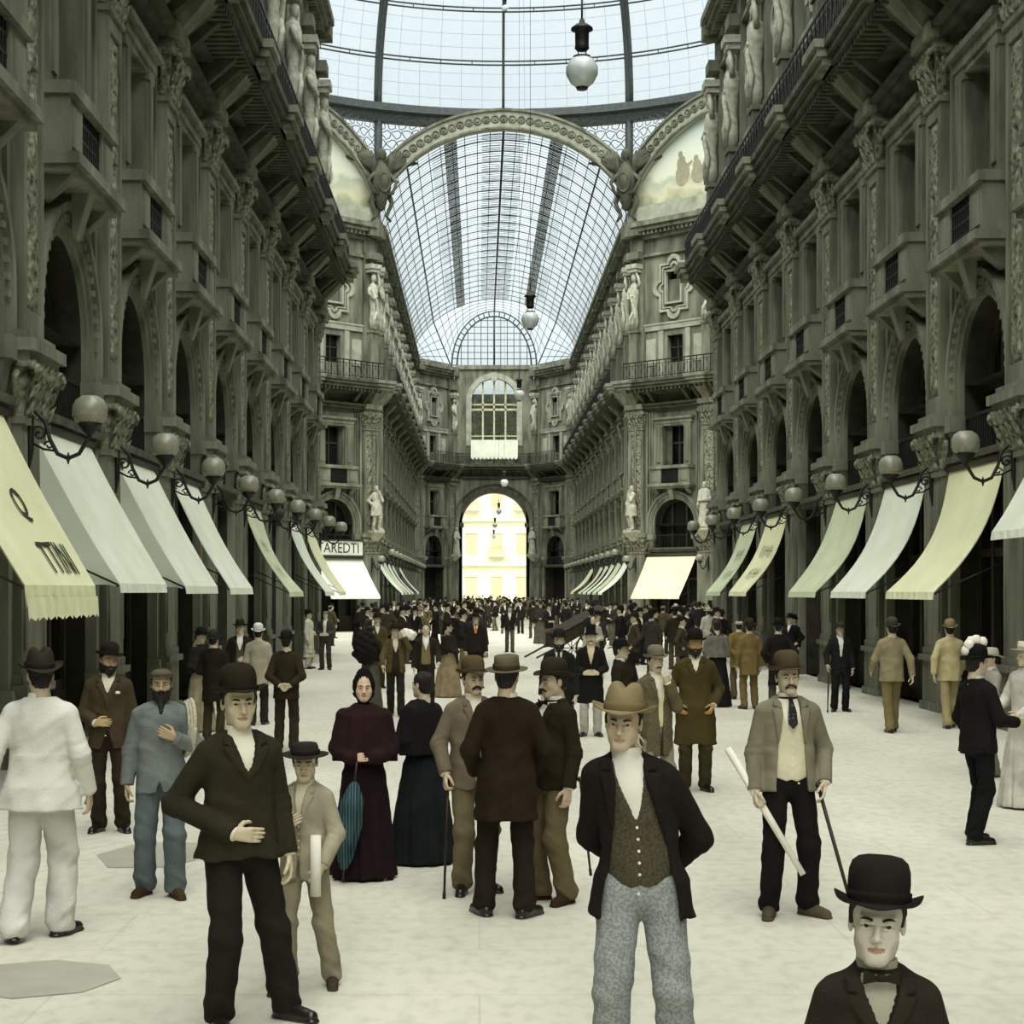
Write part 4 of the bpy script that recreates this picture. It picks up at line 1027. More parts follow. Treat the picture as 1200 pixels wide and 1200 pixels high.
def brow_mesh(side,mat):
    k=('brow',side,mat.name)
    if k in HC: return HC[k]
    m=MB(); m.tube([(side*.014,-.0935,.0165),(side*.028,-.0905,.0215),(side*.04,-.0825,.021),(side*.05,-.071,.016)],[.0036,.0044,.0036,.0012],7); HC[k]=m.mesh('eyebrow',mat); return HC[k]
M['eye_white']=stuff_mat('eye_white',(176,170,154),(160,154,140),.35,30); M['iris']=stuff_mat('dark_iris',(34,26,20),(20,15,12),.2,30)
M['lip']=stuff_mat('lips',(172,140,118),(152,122,102),.55,60)
M['hair_dark']=stuff_mat('dark_hair',(36,30,23),(18,14,11),.6,40,.4,160,stretch=(1,1,.2)); M['hair_grey']=stuff_mat('greying_hair',(110,104,90),(74,68,56),.6,40,.4,160); M['hair_brown']=stuff_mat('brown_hair',(70,54,38),(42,32,22),.6,40,.4,160)
M['shoe']=stuff_mat('black_shoe_leather',(34,30,24),(18,16,13),.3,20,spec=.5); M['cane']=stuff_mat('dark_cane_wood',(48,38,26),(26,20,14),.4,20); M['linen']=stuff_mat('white_linen',(232,228,212),(206,202,186),.8,6,.1,60)
SK={}
def skin(c=(204,186,156)):
    if c not in SK: SK[c]=stuff_mat('skin',c,tuple(int(v*.86) for v in c),.55,14,.05,120,contrast=.8)
    return SK[c]
CL={}
def cloth(c,name='wool_cloth',k=.72,bump=.25,pattern=None):
    key=(c,k,pattern)
    if key in CL: return CL[key]
    m=stuff_mat(name,c,tuple(int(v*k) for v in c),.92,5,bump,90,detail=7,contrast=.7,spec=.12)
    if pattern:
        nt=m.node_tree; N=nt.nodes; L=nt.links; b=N['Principled BSDF']; src=b.inputs['Base Color'].links[0].from_socket
        tc=N.new('ShaderNodeTexCoord'); 
        if pattern=='check': t=N.new('ShaderNodeTexBrick'); t.inputs['Scale'].default_value=55; t.inputs['Brick Width'].default_value=.5; t.inputs['Row Height'].default_value=.5; t.offset=0; t.inputs['Mortar Size'].default_value=.12; t.inputs['Color1'].default_value=(1,1,1,1); t.inputs['Color2'].default_value=(.85,.85,.85,1); t.inputs['Mortar'].default_value=(.45,.45,.45,1); o=t.outputs['Color']
        elif pattern=='stripe': t=N.new('ShaderNodeTexWave'); t.inputs['Scale'].default_value=14; t.bands_direction='X'; t.inputs['Distortion'].default_value=.4; o=t.outputs['Color']
        elif pattern=='tweed': t=N.new('ShaderNodeTexNoise'); t.inputs['Scale'].default_value=85; t.inputs['Detail'].default_value=2; rr=N.new('ShaderNodeValToRGB'); rr.color_ramp.elements[0].position=.42; rr.color_ramp.elements[0].color=(.55,.55,.56,1); rr.color_ramp.elements[1].position=.58; L.new(t.outputs['Fac'],rr.inputs[0]); o=rr.outputs[0]
        elif pattern=='dots': t=N.new('ShaderNodeTexVoronoi'); t.inputs['Scale'].default_value=34; t.inputs['Randomness'].default_value=.2; rr=N.new('ShaderNodeValToRGB'); rr.color_ramp.elements[0].position=.25; rr.color_ramp.elements[0].color=(6,6,5.5,1); rr.color_ramp.elements[1].position=.3; rr.color_ramp.elements[1].color=(1,1,1,1); L.new(t.outputs['Distance'],rr.inputs[0]); o=rr.outputs[0]
        mp=None
        if pattern in('check','stripe'): L.new(tc.outputs['Object'],t.inputs['Vector'])
        else: L.new(tc.outputs['Object'],t.inputs['Vector'])
        mx=N.new('ShaderNodeMix'); mx.data_type='RGBA'; mx.blend_type='MULTIPLY'; mx.inputs[0].default_value=.8; L.new(src,mx.inputs[6]); L.new(o,mx.inputs[7]); L.new(mx.outputs[2],b.inputs['Base Color'])
    CL[key]=m; return m
# ---------------- hats
def hat_mesh(kind,mat,band=None):
    key=('hat',kind,mat.name,band.name if band else '')
    if key in HC: return HC[key]
    n=48; ex=1.22
    K=dict(bowler=([(0,.132),(.03,.131),(.055,.124),(.074,.108),(.084,.085),(.087,.055),(.0865,.028),(.0855,.006)],.048,.030,.006),
           boybowler=([(0,.142),(.035,.141),(.062,.135),(.080,.120),(.088,.095),(.090,.06),(.0885,.03),(.087,.006)],.047,.034,.008),
           fedora=([(0,.118),(.025,.122),(.045,.124),(.062,.116),(.074,.092),(.083,.055),(.088,.02),(.089,.0)],.058,.032,.012),
           slouch=([(0,.108),(.03,.112),(.055,.110),(.07,.096),(.08,.065),(.086,.03),(.088,.0)],.062,.012,.012),
           boater=([(0,.092),(.05,.093),(.078,.092),(.083,.088),(.085,.05),(.087,.0)],.056,.004,.0),
           topper=([(0,.165),(.05,.166),(.082,.165),(.086,.16),(.081,.10),(.083,.04),(.087,.0)],.04,.024,.006),
           flathat=([(0,.07),(.05,.072),(.075,.068),(.084,.05),(.088,.0)],.062,.004,.004),
           cap=([(0,.062),(.04,.060),(.068,.048),(.082,.026),(.086,.0)],.010,.0,.0))[kind]
    prof,bw,curl,dip=K; m=MB(); vs=[]; rows=[]
    for r,z in prof:
        row=[]
        for k in range(n):
            t=2*PI*k/n; x=r*math.cos(t); y=r*ex*math.sin(t); zz=z
            if kind=='fedora' and z>.08: zz-=.030*math.exp(-(x/.02)**2)*min(1,(z-.08)/.04)
            if kind=='slouch' and z>.08: zz-=.022*math.exp(-(x/.025)**2)
            row.append((x,y+ (.004 if 1 else 0),zz))
        rows.append(row)
    r0=prof[-1][0]; NB=7
    def brim(q,t,th): 
        r=r0+bw*q; s=abs(math.cos(t))**1.6; z=prof[-1][1]*0+curl*s*q**2.2-dip*(1-s)*q+th
        return (r*math.cos(t)*(1-.05*s*max(0,q-.7)/.3*(curl>.02)), r*ex*.985*math.sin(t)+.004, z)
    for j in range(1,NB+1): rows.append([brim(j/NB,2*PI*k/n,0) for k in range(n)])
    for j in range(NB,-1,-1): rows.append([brim(j/NB,2*PI*k/n,-.0055) for k in range(n)])
    rows.append([(c[0]*.9,c[1]*.9,.02) for c in rows[-1]])
    for row in rows: vs+=row
    fs=[(j*n+k,(j+1)*n+k,(j+1)*n+(k+1)%n,j*n+(k+1)%n) for j in range(len(rows)-1) for k in range(n)]
    m.add(vs,fs,0,True); hm=m.mesh('hat',mat)
    b=MB(); bh=.036 if kind in('fedora','boater','boybowler') else .024
    if kind=='flathat': bh=.03
    pr=[(r,z) for r,z in prof if z<=.09]; 
    def rad(z):
        for (r1,z1),(r2,z2) in zip(prof,prof[1:]):
            if z2<=z<=z1: return r2+(r1-r2)*(z-z2)/max(1e-6,z1-z2)
        return prof[-1][0]
    rr=[]
    for z in (.002,bh*.5,bh,bh):
        rr.append([((rad(z)+(.0022 if len(rr)<3 else -.002))*math.cos(2*PI*k/n),(rad(z)+(.0022 if len(rr)<3 else -.002))*ex*math.sin(2*PI*k/n)+.004,z) for k in range(n)])
    b.add(sum(rr,[]),[(j*n+k,j*n+(k+1)%n,(j+1)*n+(k+1)%n,(j+1)*n+k) for j in range(3) for k in range(n)],0,True)
    b.box(rad(.01)+.002,rad(.01)+.007,-.014,.022,.004,bh)
    bm_=b.mesh('hat_band',band or mat); HC[key]=(hm,bm_); return HC[key]
# ---------------- hands
def basis(D,N):
    D=Vector(D).normalized(); N=Vector(N); N=(N-D*N.dot(D)).normalized(); Wd=D.cross(N); return D,N,Wd
def hand_sdf(X,Y,Z,w,D,N,curl,side,spread=.0,thumb=1.):
    D,N,Wd=basis(D,N); Wd=Wd*side; w=Vector(w)
    d=None
    def c(a,b,ra,rb,k):
        nonlocal d
        q=cap(X,Y,Z,a,b,ra,rb); d=q if d is None else (smin(d,q,k) if k else np.minimum(d,q))
    for i in range(4):
        kx=-.028+.0185*i; c(w+D*.012+Wd*kx*.6,w+D*.086+Wd*kx,.015,.0115,.012)
    Ls=(.056,.07,.076,.068)
    for i in range(4):
        kx=-.030+.0198*i; p=w+D*.088+Wd*kx; L_=Ls[i]; a=curl*.5; 
        for j,(fr_,r) in enumerate(((.45,.0092),(.31,.0084),(.24,.0076))):
            dirv=(D*math.cos(a)+N*math.sin(a)+Wd*spread*(i-1.5)).normalized(); q=p+dirv*L_*fr_*1.08; c(p,q,r,r*.93,.004); p=q; a+=curl
    p=w+D*.022+Wd*.026+N*.006; v1=(D*.62+Wd*.6+N*.35*thumb).normalized(); q=p+v1*.045; c(p,q,.014,.0115,.01); v2=(D*.85+Wd*.12+N*(.45*thumb)).normalized(); q2=q+v2*.032; c(q,q2,.0108,.0095,.004); v3=(D*.9+N*.5*thumb-Wd*.1).normalized(); c(q2,q2+v3*.022,.0095,.008,.004)
    return d
# ---------------- figure
def ik(hip,foot,bend,l1,l2):
    h,f=Vector(hip),Vector(foot); v=f-h; L=min(v.length,(l1+l2)*.999); u=v.normalized(); a=(l1*l1-l2*l2+L*L)/(2*L); hh=math.sqrt(max(0,l1*l1-a*a)); b=Vector(bend); b=(b-u*b.dot(u)).normalized(); return h+u*a+b*hh
ARM=dict(down=((.222,.03,1.11),(.245,-.04,.865),(0,-.15,-1),(-1,0,0)),
  pocket=((.275,.09,1.13),(.20,-.085,.965),(-.45,-.5,-.75),(-.7,.3,.2)),
  back=((.245,.12,1.12),(.08,.205,.99),(-.9,.15,-.5),(.0,1,0)),
  cane=((.22,.0,1.11),(.29,-.15,.94),(.05,-.5,-.85),(-1,0,0)),
  belly=((.235,.02,1.12),(.11,-.185,1.05),(-1,-.25,.05),(0,1,-.2)),
  chin=((.17,-.16,1.15),(.05,-.175,1.40),(-.3,-.1,.9),(.3,1,0)),
  hip=((.32,.10,1.15),(.22,-.04,1.0),(-.75,-.2,-.5),(-.3,.8,0)),
  fwd=((.245,-.06,1.13),(.25,-.27,1.0),(0,-1,-.15),(-1,0,0)),
  swingf=((.25,-.06,1.14),(.25,-.24,.97),(0,-.6,-.8),(-1,0,0)),
  swingb=((.26,.12,1.15),(.28,.16,.90),(0,.1,-1),(-1,0,0)),
  up=((.25,-.16,1.30),(.16,-.2,1.53),(-.3,.2,.9),(-.3,.9,0)))
def figure(label, x, y, H=1.75, rz=0., lvl=0, armL='down', armR='down', feet=((.11,0.),(-.11,0.)), fyaw=(.35,-.35), head=(0,0,0), face={}, skinc=(204,186,156),
           hat='bowler', hatc=(34,31,26), bandc=None, hair='short', hairm='hair_dark', beard=None, beardm=None,
           coat=(40,38,28), hem=.84, open_=None, vest=None, shirt=(232,228,212), tie=None, trousers=(36,34,27), tpat=None, cpat=None, vpat=None, shoe=None,
           dress=None, shawl=None, lean=0., belly=0., flare=.0, handL=None, handR=None, curl=(.5,.5), ground=0., group=None, seed=0, hatt=(0,0,0), apron=None, extra=None, wide=1., one=False, legw=1.,coatk=.72,lap=True,bow=None,hs=1.,hx=0.):
    R=RESH[lvl]; s=H/1.75; parts=[]
    sk=skin(skinc)
    gl=lambda a,sd:[(v if i else v*sd) for i,v in enumerate(a)]
    def arm(a,sd):
        E,Wr,D,N=(ARM[a] if isinstance(a,str) else a); return [tuple(gl(q,sd)) for q in (E,Wr,D,N)]
    A={1:arm(armL,1),-1:arm(armR,-1)}
    sh={sd:(sd*.158*wide,.01,1.385) for sd in (1,-1)}
    hip={sd:(sd*.088,.0,.915) for sd in (1,-1)}
    ft={1:feet[0],-1:feet[1]}; lift={1:(feet[0][2] if len(feet[0])>2 else 0),-1:(feet[1][2] if len(feet[1])>2 else 0)}
    ank={sd:(ft[sd][0],ft[sd][1]+.03,.085+lift[sd]) for sd in (1,-1)}
    yaw={1:fyaw[0],-1:fyaw[1]}
    kn={sd:tuple(ik(hip[sd],ank[sd],(math.sin(yaw[sd])*.3,-1,.05),.43,.42)) for sd in (1,-1)}
    bl=belly
    def torso(X,Y,Z,o):
        X=X/wide
        d=cap(X,Y,Z,(0,.0,1.02),(0,.004,1.31),.148+o,.166+o,sy=.74)
        d=smin(d,cap(X,Y,Z,(-.115,.012,1.372),(.115,.012,1.372),.060+o),.06); Xq=np.abs(X); d=smin(d,cap(Xq,Y,Z,(.03,.03,1.44),(.13,.015,1.392),.045+o,.042+o),.04)
        d=smin(d,cap(X,Y,Z,(0,.03,1.40),(0,.03,1.485),.075+o*.6,.058+o*.4),.05)
        if bl: d=smin(d,ell(X,Y,Z,(0,-.05-bl*.3,1.08),(.13+o,.10+bl+o,.16+o)),.06)
        return d
    def pelvis(X,Y,Z,o): return cap(X,Y,Z,(0,.01,.94),(0,.005,1.04),.152+o,.15+o,sy=.76)
    def legs(X,Y,Z,r0,r1,r2,k=.03):
        d=None
        for sd in (1,-1):
            q=smin(cap(X,Y,Z,hip[sd],kn[sd],r0,r1),cap(X,Y,Z,kn[sd],ank[sd],r1,r2),.03); d=q if d is None else smin(d,q,k)
        return d
    def sleeve(X,Y,Z,sd,o,r=(.058,.048,.040)):
        E,Wr,D,N=A[sd]; return smin(cap(X,Y,Z,sh[sd],E,r[0]+o,r[1]+o),cap(X,Y,Z,E,Wr,r[1]+o,r[2]+o),.03)
    # body: trunk and limbs, then head and hands, one mesh
    Vs=[];Fs=[];Ms=[];off=0
    def push(V,Fq,mi=None):
        nonlocal off
        Vs.append(V);Fs.append(Fq+off);Ms.append(np.zeros(len(Fq),np.int32) if mi is None else mi);off+=len(V)
    if lvl<2:
        def bf(X,Y,Z):
            d=smin(torso(X,Y,Z,-.022),pelvis(X,Y,Z,-.022),.04); d=smin(d,legs(X,Y,Z,.07,.048,.036,.02),.03)
            for sd in (1,-1): d=smin(d,sleeve(X,Y,Z,sd,-.018,(.058,.044,.038)),.03)
            return d
        xs=[A[1][0][0],A[1][1][0],A[-1][0][0],A[-1][1][0],ft[1][0],ft[-1][0],.22,-.22]; ys=[A[1][0][1],A[1][1][1],A[-1][0][1],A[-1][1][1],ft[1][1],ft[-1][1],.16,-.2-bl]
        push(*nets(bf,(min(xs)-.09,min(ys)-.09,.04),(max(xs)+.09,max(ys)+.09,1.62),R['body']))
    Hm=Matrix.Translation((hx,.012,1.628+(hs-1)*.09))@Matrix.Rotation(head[0],4,'Z')@Matrix.Rotation(head[1],4,'X')@Matrix.Rotation(head[2],4,'Y')@Matrix.Scale(hs,4)
    hv,hf,hm_=head_part(lvl,face); HM=np.array(Hm); push(hv@HM[:3,:3].T.astype(f32)+HM[:3,3].astype(f32),hf,hm_)
    for sd,hd,cu in ((1,handL,curl[0]),(-1,handR,curl[1])):
        if hd=='none': continue
        E,Wr,D,N=A[sd]; w=Vector(Wr); wv=w+Vector(D).normalized()*.0
        lo=[w[i]-.13 for i in range(3)]; hi=[w[i]+.13 for i in range(3)]; Dn=Vector(D).normalized()*.09; lo=[l+min(0,Dn[i]) for i,l in enumerate(lo)]; hi=[l+max(0,Dn[i]) for i,l in enumerate(hi)]
        if lvl<2: V,Fq=nets(lambda X,Y,Z: np.minimum(hand_sdf(X,Y,Z,wv,D,N,cu,-sd),cap(X,Y,Z,E,wv,.03,.026) if 0 else 9),lo,hi,R['hand'])
        else: V,Fq=nets(lambda X,Y,Z: cap(X,Y,Z,wv,w+Vector(D).normalized()*.12,.038,.03),lo,hi,.02)
        push(V,Fq)
    body=to_mesh('body',np.concatenate(Vs),np.concatenate(Fs),[sk,M['lip'] if lvl==0 else sk],np.concatenate(Ms)); parts.append(('body',body,None))
    hc=R['cloth']; ab={sd:A[sd] for sd in (1,-1)}
    xs=[A[1][0][0],A[1][1][0],A[-1][0][0],A[-1][1][0],.26,-.26]; ys=[A[1][0][1],A[1][1][1],A[-1][0][1],A[-1][1][1],.2+flare,-.22-bl-flare]
    lo0,hi0=(min(xs)-.1,min(ys)-.1),(max(xs)+.1,max(ys)+.1)
    # shirt with standing collar
    if shirt and not dress:
        def sf(X,Y,Z):
            d=np.maximum(torso(X,Y,Z,-.004),1.0-Z); c_=np.maximum(cap(X,Y,Z,(0,.032,1.44),(0,.020,1.535),.070,.066,sy=1.02),Z-1.522); c_=np.maximum(c_,-(cap(X,Y,Z,(0,.032,1.44),(0,.020,1.56),.060,.058)) if lvl==0 else -9)
            d=smin(d,c_,.01)
            return d
        V,Fq=nets(sf,(-.24,-.25-bl,.98),(.24,.2,1.54),hc*.8); parts.append(('shirt',to_mesh('shirt',V,Fq,cloth(shirt,'shirt_linen',.88,.1)),None))
        for sd in (1,-1):
            if lvl<2 and coat:
                E,Wr,D,N=A[sd]; a=Vector(E).lerp(Vector(Wr),.85); m=MB(); m.tube([a,Vector(Wr)+Vector(D).normalized()*.012],[.040,.039],14); parts.append(('shirt_cuff',m.mesh('shirt_cuff',cloth(shirt,'shirt_linen',.88,.1)),None))
    if tie and lvl<2:
        y0=-.132-bl*.8
        m=MB(); 
        if bow: 
            for q in (-1,1): m.add([(0,-.088,1.478),(q*.055,-.088,1.505),(q*.06,-.085,1.455),(0,-.096,1.47)],[(0,1,2,3)],0)
            m.tube([(-.012,-.092,1.478),(.012,-.092,1.478)],.013,8)
        else:
            m.tube([(0,-.072,1.492),(0,-.085,1.47)],[.017,.014],8); pts=[(.013,-.088,1.468),(.027,-.126,1.40),(.032,-.142,1.32),(0,-.148,1.285),(-.032,-.142,1.32),(-.027,-.126,1.40),(-.013,-.088,1.468)]
            vs=pts+[(p[0],p[1]-.012,p[2]) for p in pts]; k_=len(pts); m.add(vs,[tuple(range(k_-1,-1,-1)),tuple(range(k_,2*k_))]+[(i,(i+1)%k_,k_+(i+1)%k_,k_+i) for i in range(k_)],0)
        m.tube([(.066*math.cos(a),.024+.068*math.sin(a),1.500-.012*(math.sin(a)<0)) for a in [2*PI*i/20 for i in range(21)]],.0075,6,cap=False)
        parts.append(('tie',m.mesh('tie',cloth(tie,'silk_tie',.7,.1,'dots' if tie==(44,44,42) else None)),None))
    W_v=lambda Z: np.interp(Z,[1.18,1.24,1.38,1.50],[-.02,.012,.055,.07])
    if vest:
        def vf(X,Y,Z):
            d=smin(torso(X,Y,Z,.006),pelvis(X,Y,Z,.010),.04); low=.93+np.abs(np.abs(X)-.035)*.35
            d=np.maximum(d,low-Z+np.where(Y>0,.03,0)); d=np.maximum(d,Z-1.47); wd=np.maximum(np.abs(X)-W_v(Z),Y); d=np.maximum(d,np.minimum(-wd,torso(X,Y,Z,-.012)))
            for sd in (1,-1): d=np.maximum(d,-ell(X,Y,Z,(sd*.2,.01,1.38),(.075,.1,.1)))
            return d+wrinkle(X,Y,Z,.0018,seed)
        V,Fq=nets(vf,(-.24,-.26-bl,.9),(.24,.2,1.5),hc*.8); parts.append(('waistcoat',to_mesh('waistcoat',V,Fq,cloth(vest,'waistcoat_cloth',.75,.3,vpat)),None))
        if lvl==0:
            for i in range(6):
                m=MB()
                z=1.19-.05*i; yy=-.140-bl*.9-.012*(1 if z<1.1 else 1); m.lathe([(0,-.004),(.0065,-.002),(.0065,.002),(0,.004)],10,(0,0,0)) if 0 else None
                # find the surface
                ysr=np.linspace(-.3,-.05,126,dtype=f32); dv=vf(np.zeros_like(ysr),ysr,np.full_like(ysr,z)); j=np.argmax(dv<0); yb=float(ysr[j]); m.add([(.0065*math.cos(a),yb-.004,z+.0065*math.sin(a)) for a in [2*PI*q/10 for q in range(10)]]+[(.0065*math.cos(a),yb+.004,z+.0065*math.sin(a)) for a in [2*PI*q/10 for q in range(10)]],[tuple(range(10))]+[(q,(q+1)%10,10+(q+1)%10,10+q) for q in range(10)])
                parts.append(('button',m.mesh('button',M['linen']),None))
    if trousers and not dress:
        def tf(X,Y,Z):
            d=legs(X,Y,Z,.090*legw,.074*legw,.074*legw,.022); d=smin(d,pelvis(X,Y,Z,.000),.04); d=np.maximum(d,Z-1.05)
            kz=np.exp(-((Z-.48)/.14)**2)+np.exp(-((Z-.12)/.09)**2)*1.4+.35
            return np.maximum(d+wrinkle(X,Y,Z,.0070,seed+1)*kz, .035+min(lift.values())-Z)
        xs2=[ft[1][0],ft[-1][0],.17,-.17]+[kn[1][0],kn[-1][0]]; ys2=[ft[1][1],ft[-1][1],.13,-.13,kn[1][1],kn[-1][1]]
        V,Fq=nets(tf,(min(xs2)-.1,min(ys2)-.1,.02),(max(xs2)+.1,max(ys2)+.13,1.06),hc); parts.append(('trousers',to_mesh('trousers',V,Fq,cloth(trousers,'trouser_cloth',.74,.3,tpat)),None))
    if dress:
        dc,rb=dress
        def df(X,Y,Z):
            th=np.arctan2(Y,X); r=np.interp(Z,[.03,.5,.9,1.04],[rb,rb*.82,.185,.135]); fold=.016*np.cos(th*11+seed)*np.clip((1.0-Z),0,1)+.007*np.cos(th*23+Z*5)*np.clip(1-Z,0,1)
            sk_=(np.sqrt(X**2+((Y-.02)/.95)**2)-r-fold)*.85; sk_=np.maximum(sk_,np.maximum(Z-1.05,.02-Z)); d=smin(sk_,torso(X,Y,Z,.012),.03)
            for sd in (1,-1): d=smin(d,sleeve(X,Y,Z,sd,.012),.02)
            d=np.maximum(d,Z-1.50)
            return d+wrinkle(X,Y,Z,.003,seed)
        V,Fq=nets(df,(min(lo0[0],-rb-.05),min(lo0[1],-rb-.05),.01),(max(hi0[0],rb+.05),max(hi0[1],rb+.05),1.52),hc); parts.append(('dress',to_mesh('dress',V,Fq,cloth(dc,'dress_cloth',.6,.3,cpat)),None))
    if shawl:
        def shf(X,Y,Z):
            r=np.interp(Z,[.95,1.2,1.4,1.5],[.29,.25,.20,.085]); d=(np.sqrt(X**2+((Y+.0)/.78)**2)-r-.01*np.cos(np.arctan2(Y,X)*9))*.85; d=np.maximum(d,np.maximum(Z-1.49,1.0+np.where(Y<0,.10*(1-np.clip(-Y*6,0,1)),0)-Z)); 
            for sd in (1,-1): d=smin(d,sleeve(X,Y,Z,sd,.016),.03)
            return d+wrinkle(X,Y,Z,.004,seed)
        V,Fq=nets(shf,(lo0[0],lo0[1]-.05,.9),(hi0[0],hi0[1]+.05,1.5),hc); parts.append(('shawl',to_mesh('shawl',V,Fq,cloth(shawl,'shawl_cloth',.6,.3)),None))
    if coat:
        oz,ow=open_ if open_ else ([.5,1.16,1.26,1.40,1.52],[-.05,-.05,.008,.045,.065])
        def wf(Z): return np.interp(Z,oz,ow).astype(f32)
        def cf(X,Y,Z):
            d=torso(X,Y,Z,.022); rr=np.interp(Z,[.4,hem,.95,1.0,1.1],[.22+flare,.196+flare,.186+flare*.7,.176+flare*.4,.152])
            sk_=np.sqrt((X/wide)**2+((Y-.005)/.80)**2)-rr-.006*np.sin(np.arctan2(Y,X)*7+seed)*np.clip((1.05-Z)*4,0,1)
            sk_=np.maximum(sk_*.9,Z-1.12); d=smin(d,sk_,.05)
            hemz=hem+np.where(Y<0,.02*np.clip(1-np.abs(X)/.08,0,1),0)
            d=np.maximum(d,hemz-Z); d=np.maximum(d,Z-1.475-.02*(Y>0)); d=d+wrinkle(X,Y,Z,.0062,seed)
            wd=np.maximum(np.abs(X)-wf(Z),Y-.0)
            d=np.maximum(d,np.minimum(-wd,smin(torso(X,Y,Z,-.008),pelvis(X,Y,Z,-.012),.04)))
            d=np.maximum(d,np.where(Z<1.0,-(smin(torso(X,Y,Z,-.01),pelvis(X,Y,Z,-.016),.03)-0),-9) if False else -9)
            if lap:
                lw=np.interp(Z,[1.15,1.22,1.40,1.46,1.5],[.0,.02,.066,.05,.04]); lp=np.maximum(torso(X,Y,Z,.039),np.maximum(wf(Z)-np.abs(X),np.abs(X)-wf(Z)-lw)); lp=np.maximum(lp,np.maximum(Y-.03,np.maximum(max(1.14,oz[1]-.02)-Z,Z-1.475))); notch=np.maximum(np.abs(Z-1.405-np.abs(X)*.2)-.004,.07-np.abs(X)); d=np.minimum(d,np.maximum(lp,-notch))
                cl=np.maximum(cap(X,Y,Z,(0,.038,1.45),(0,.032,1.505),.084,.074),np.maximum(Z-1.508,1.44-Z)); cl=np.maximum(cl,-(cap(X,Y,Z,(0,.03,1.43),(0,.02,1.55),.069))) ; cl=np.maximum(cl,-(Y+.02)); d=np.minimum(d,cl)
            for sd in (1,-1):
                E,Wr,D,N=A[sd]; q=sleeve(X,Y,Z,sd,.010,(.060,.051,.042)); u=(Vector(Wr)-Vector(E)).normalized(); q=np.maximum(q,(X-Wr[0])*u.x+(Y-Wr[1])*u.y+(Z-Wr[2])*u.z-.004)
                el=np.exp(-((X-E[0])**2+(Y-E[1])**2+(Z-E[2])**2)/.012); q=q+el*.0028*np.sin(((X-E[0])*u.x+(Y-E[1])*u.y+(Z-E[2])*u.z)*130+seed)
                d=smin(d,q,.022)
            return d
        V,Fq=nets(cf,(lo0[0],lo0[1],hem-.05),(hi0[0],hi0[1],1.54),hc); parts.append(('jacket',to_mesh('jacket',V,Fq,cloth(coat,'jacket_cloth',coatk,.3,cpat)),None))
    if apron:
        def af(X,Y,Z):
            d=np.maximum(np.sqrt((X/wide)**2+((Y-.005)/.8)**2)-.19-.1*(1.-Z)*.4,np.maximum(Z-1.08,.45-Z)); return np.maximum(d,Y+.0)
        V,Fq=nets(af,(-.3,-.35,.4),(.3,.05,1.1),hc); parts.append(('apron',to_mesh('apron',V,Fq,cloth(apron,'apron_cloth')),None))
    for sd in (1,-1):
        c_,s_=math.cos(yaw[sd]),math.sin(yaw[sd]); fx,fy=ank[sd][0],ank[sd][1]; lf=lift[sd]
        def sf2(X,Y,Z):
            x=(X-fx)*c_-(Y-fy)*-s_*-1 if 0 else (X-fx)*c_+(Y-fy)*s_; y_=-(X-fx)*s_+(Y-fy)*c_; z=Z-lf
            d=cap(x,y_,z,(0,.035,.035),(0,-.165,.028),.040,.036); d=smin(d,cap(x,y_,z,(0,.01,.06),(0,.0,.12),.045,.04),.04); d=smin(d,cap(x,y_,z,(0,-.0,.06),(0,-.12,.035),.04,.03),.03)
            sole=np.maximum(cap(x,y_,z,(0,.04,.01),(0,-.17,.01),.044,.040),z-.016); d=np.minimum(d,sole); return np.maximum(d,.002-z)
        if lvl==2 and dress: continue
        V,Fq=nets(sf2,(fx-.27,fy-.27,lf-.02),(fx+.27,fy+.27,.16+lf),R['shoe']); parts.append(('shoe',to_mesh('shoe',V,Fq,cloth(shoe,'shoe_leather',.6,.1) if shoe else M['shoe']),None))
    # lean: shift everything above the waist sideways
    if hx:
        for nm,me,mt in parts:
            if nm in('shoe','trousers'): continue
            co=np.empty(len(me.vertices)*3,f32); me.vertices.foreach_get('co',co); co=co.reshape(-1,3); t=np.clip((co[:,2]-.95)/.6,0,1)
            if nm=='body': t[len(Vs[0]):]=0
            co[:,0]+=hx*t*t; me.vertices.foreach_set('co',co.ravel()); me.update()
    # head dress
    hp=[]
    if hair: hp.append(('hair' if hair!='bonnet' else 'bonnet',hair_mesh(hair,lvl,M[hairm] if hair!='bonnet' else cloth(hatc,'bonnet_cloth',.7)),Hm))
    if beard: hp.append(('moustache' if beard in('moustache','walrus') else 'beard',beard_mesh(beard,lvl,M[beardm or hairm]),Hm))
    if lvl==0:
        for sd in (1,-1): hp.append(('eye',eye_mesh(),Hm@Matrix.Translation((sd*.0312,-.0722,.0005)))); hp.append(('eyebrow',brow_mesh(sd,M[hairm]),Hm))
    if hat:
        hm2,bm2=hat_mesh(hat,cloth(hatc,'hat_felt',.8,.08),cloth(bandc or tuple(int(v*.7) for v in hatc),'hat_ribbon',.9,.05))
        Tm=Hm@Matrix.Translation((0,.004+hatt[2],.052+hatt[1]))@Matrix.Rotation(-.10+hatt[0],4,'X'); hp.append(('hat',hm2,Tm)); hp.append(('hat_band',bm2,Tm))
    parts+=hp
    if one:   # join everything into one small mesh (crowd)
        bmm=bmesh.new(); mats=[]
        for nm,me,mt in parts:
            t=me.copy(); 
            if mt is not None: t.transform(mt)
            o_=len(mats); 
            for p in t.polygons: p.material_index+=o_
            mats+=list(t.materials); bmm.from_mesh(t); bpy.data.meshes.remove(t)
        me=bpy.data.meshes.new('person'); bmm.to_mesh(me); bmm.free()
        for m_ in mats: me.materials.append(m_)
        me.transform(Matrix.Scale(s,4)); return me
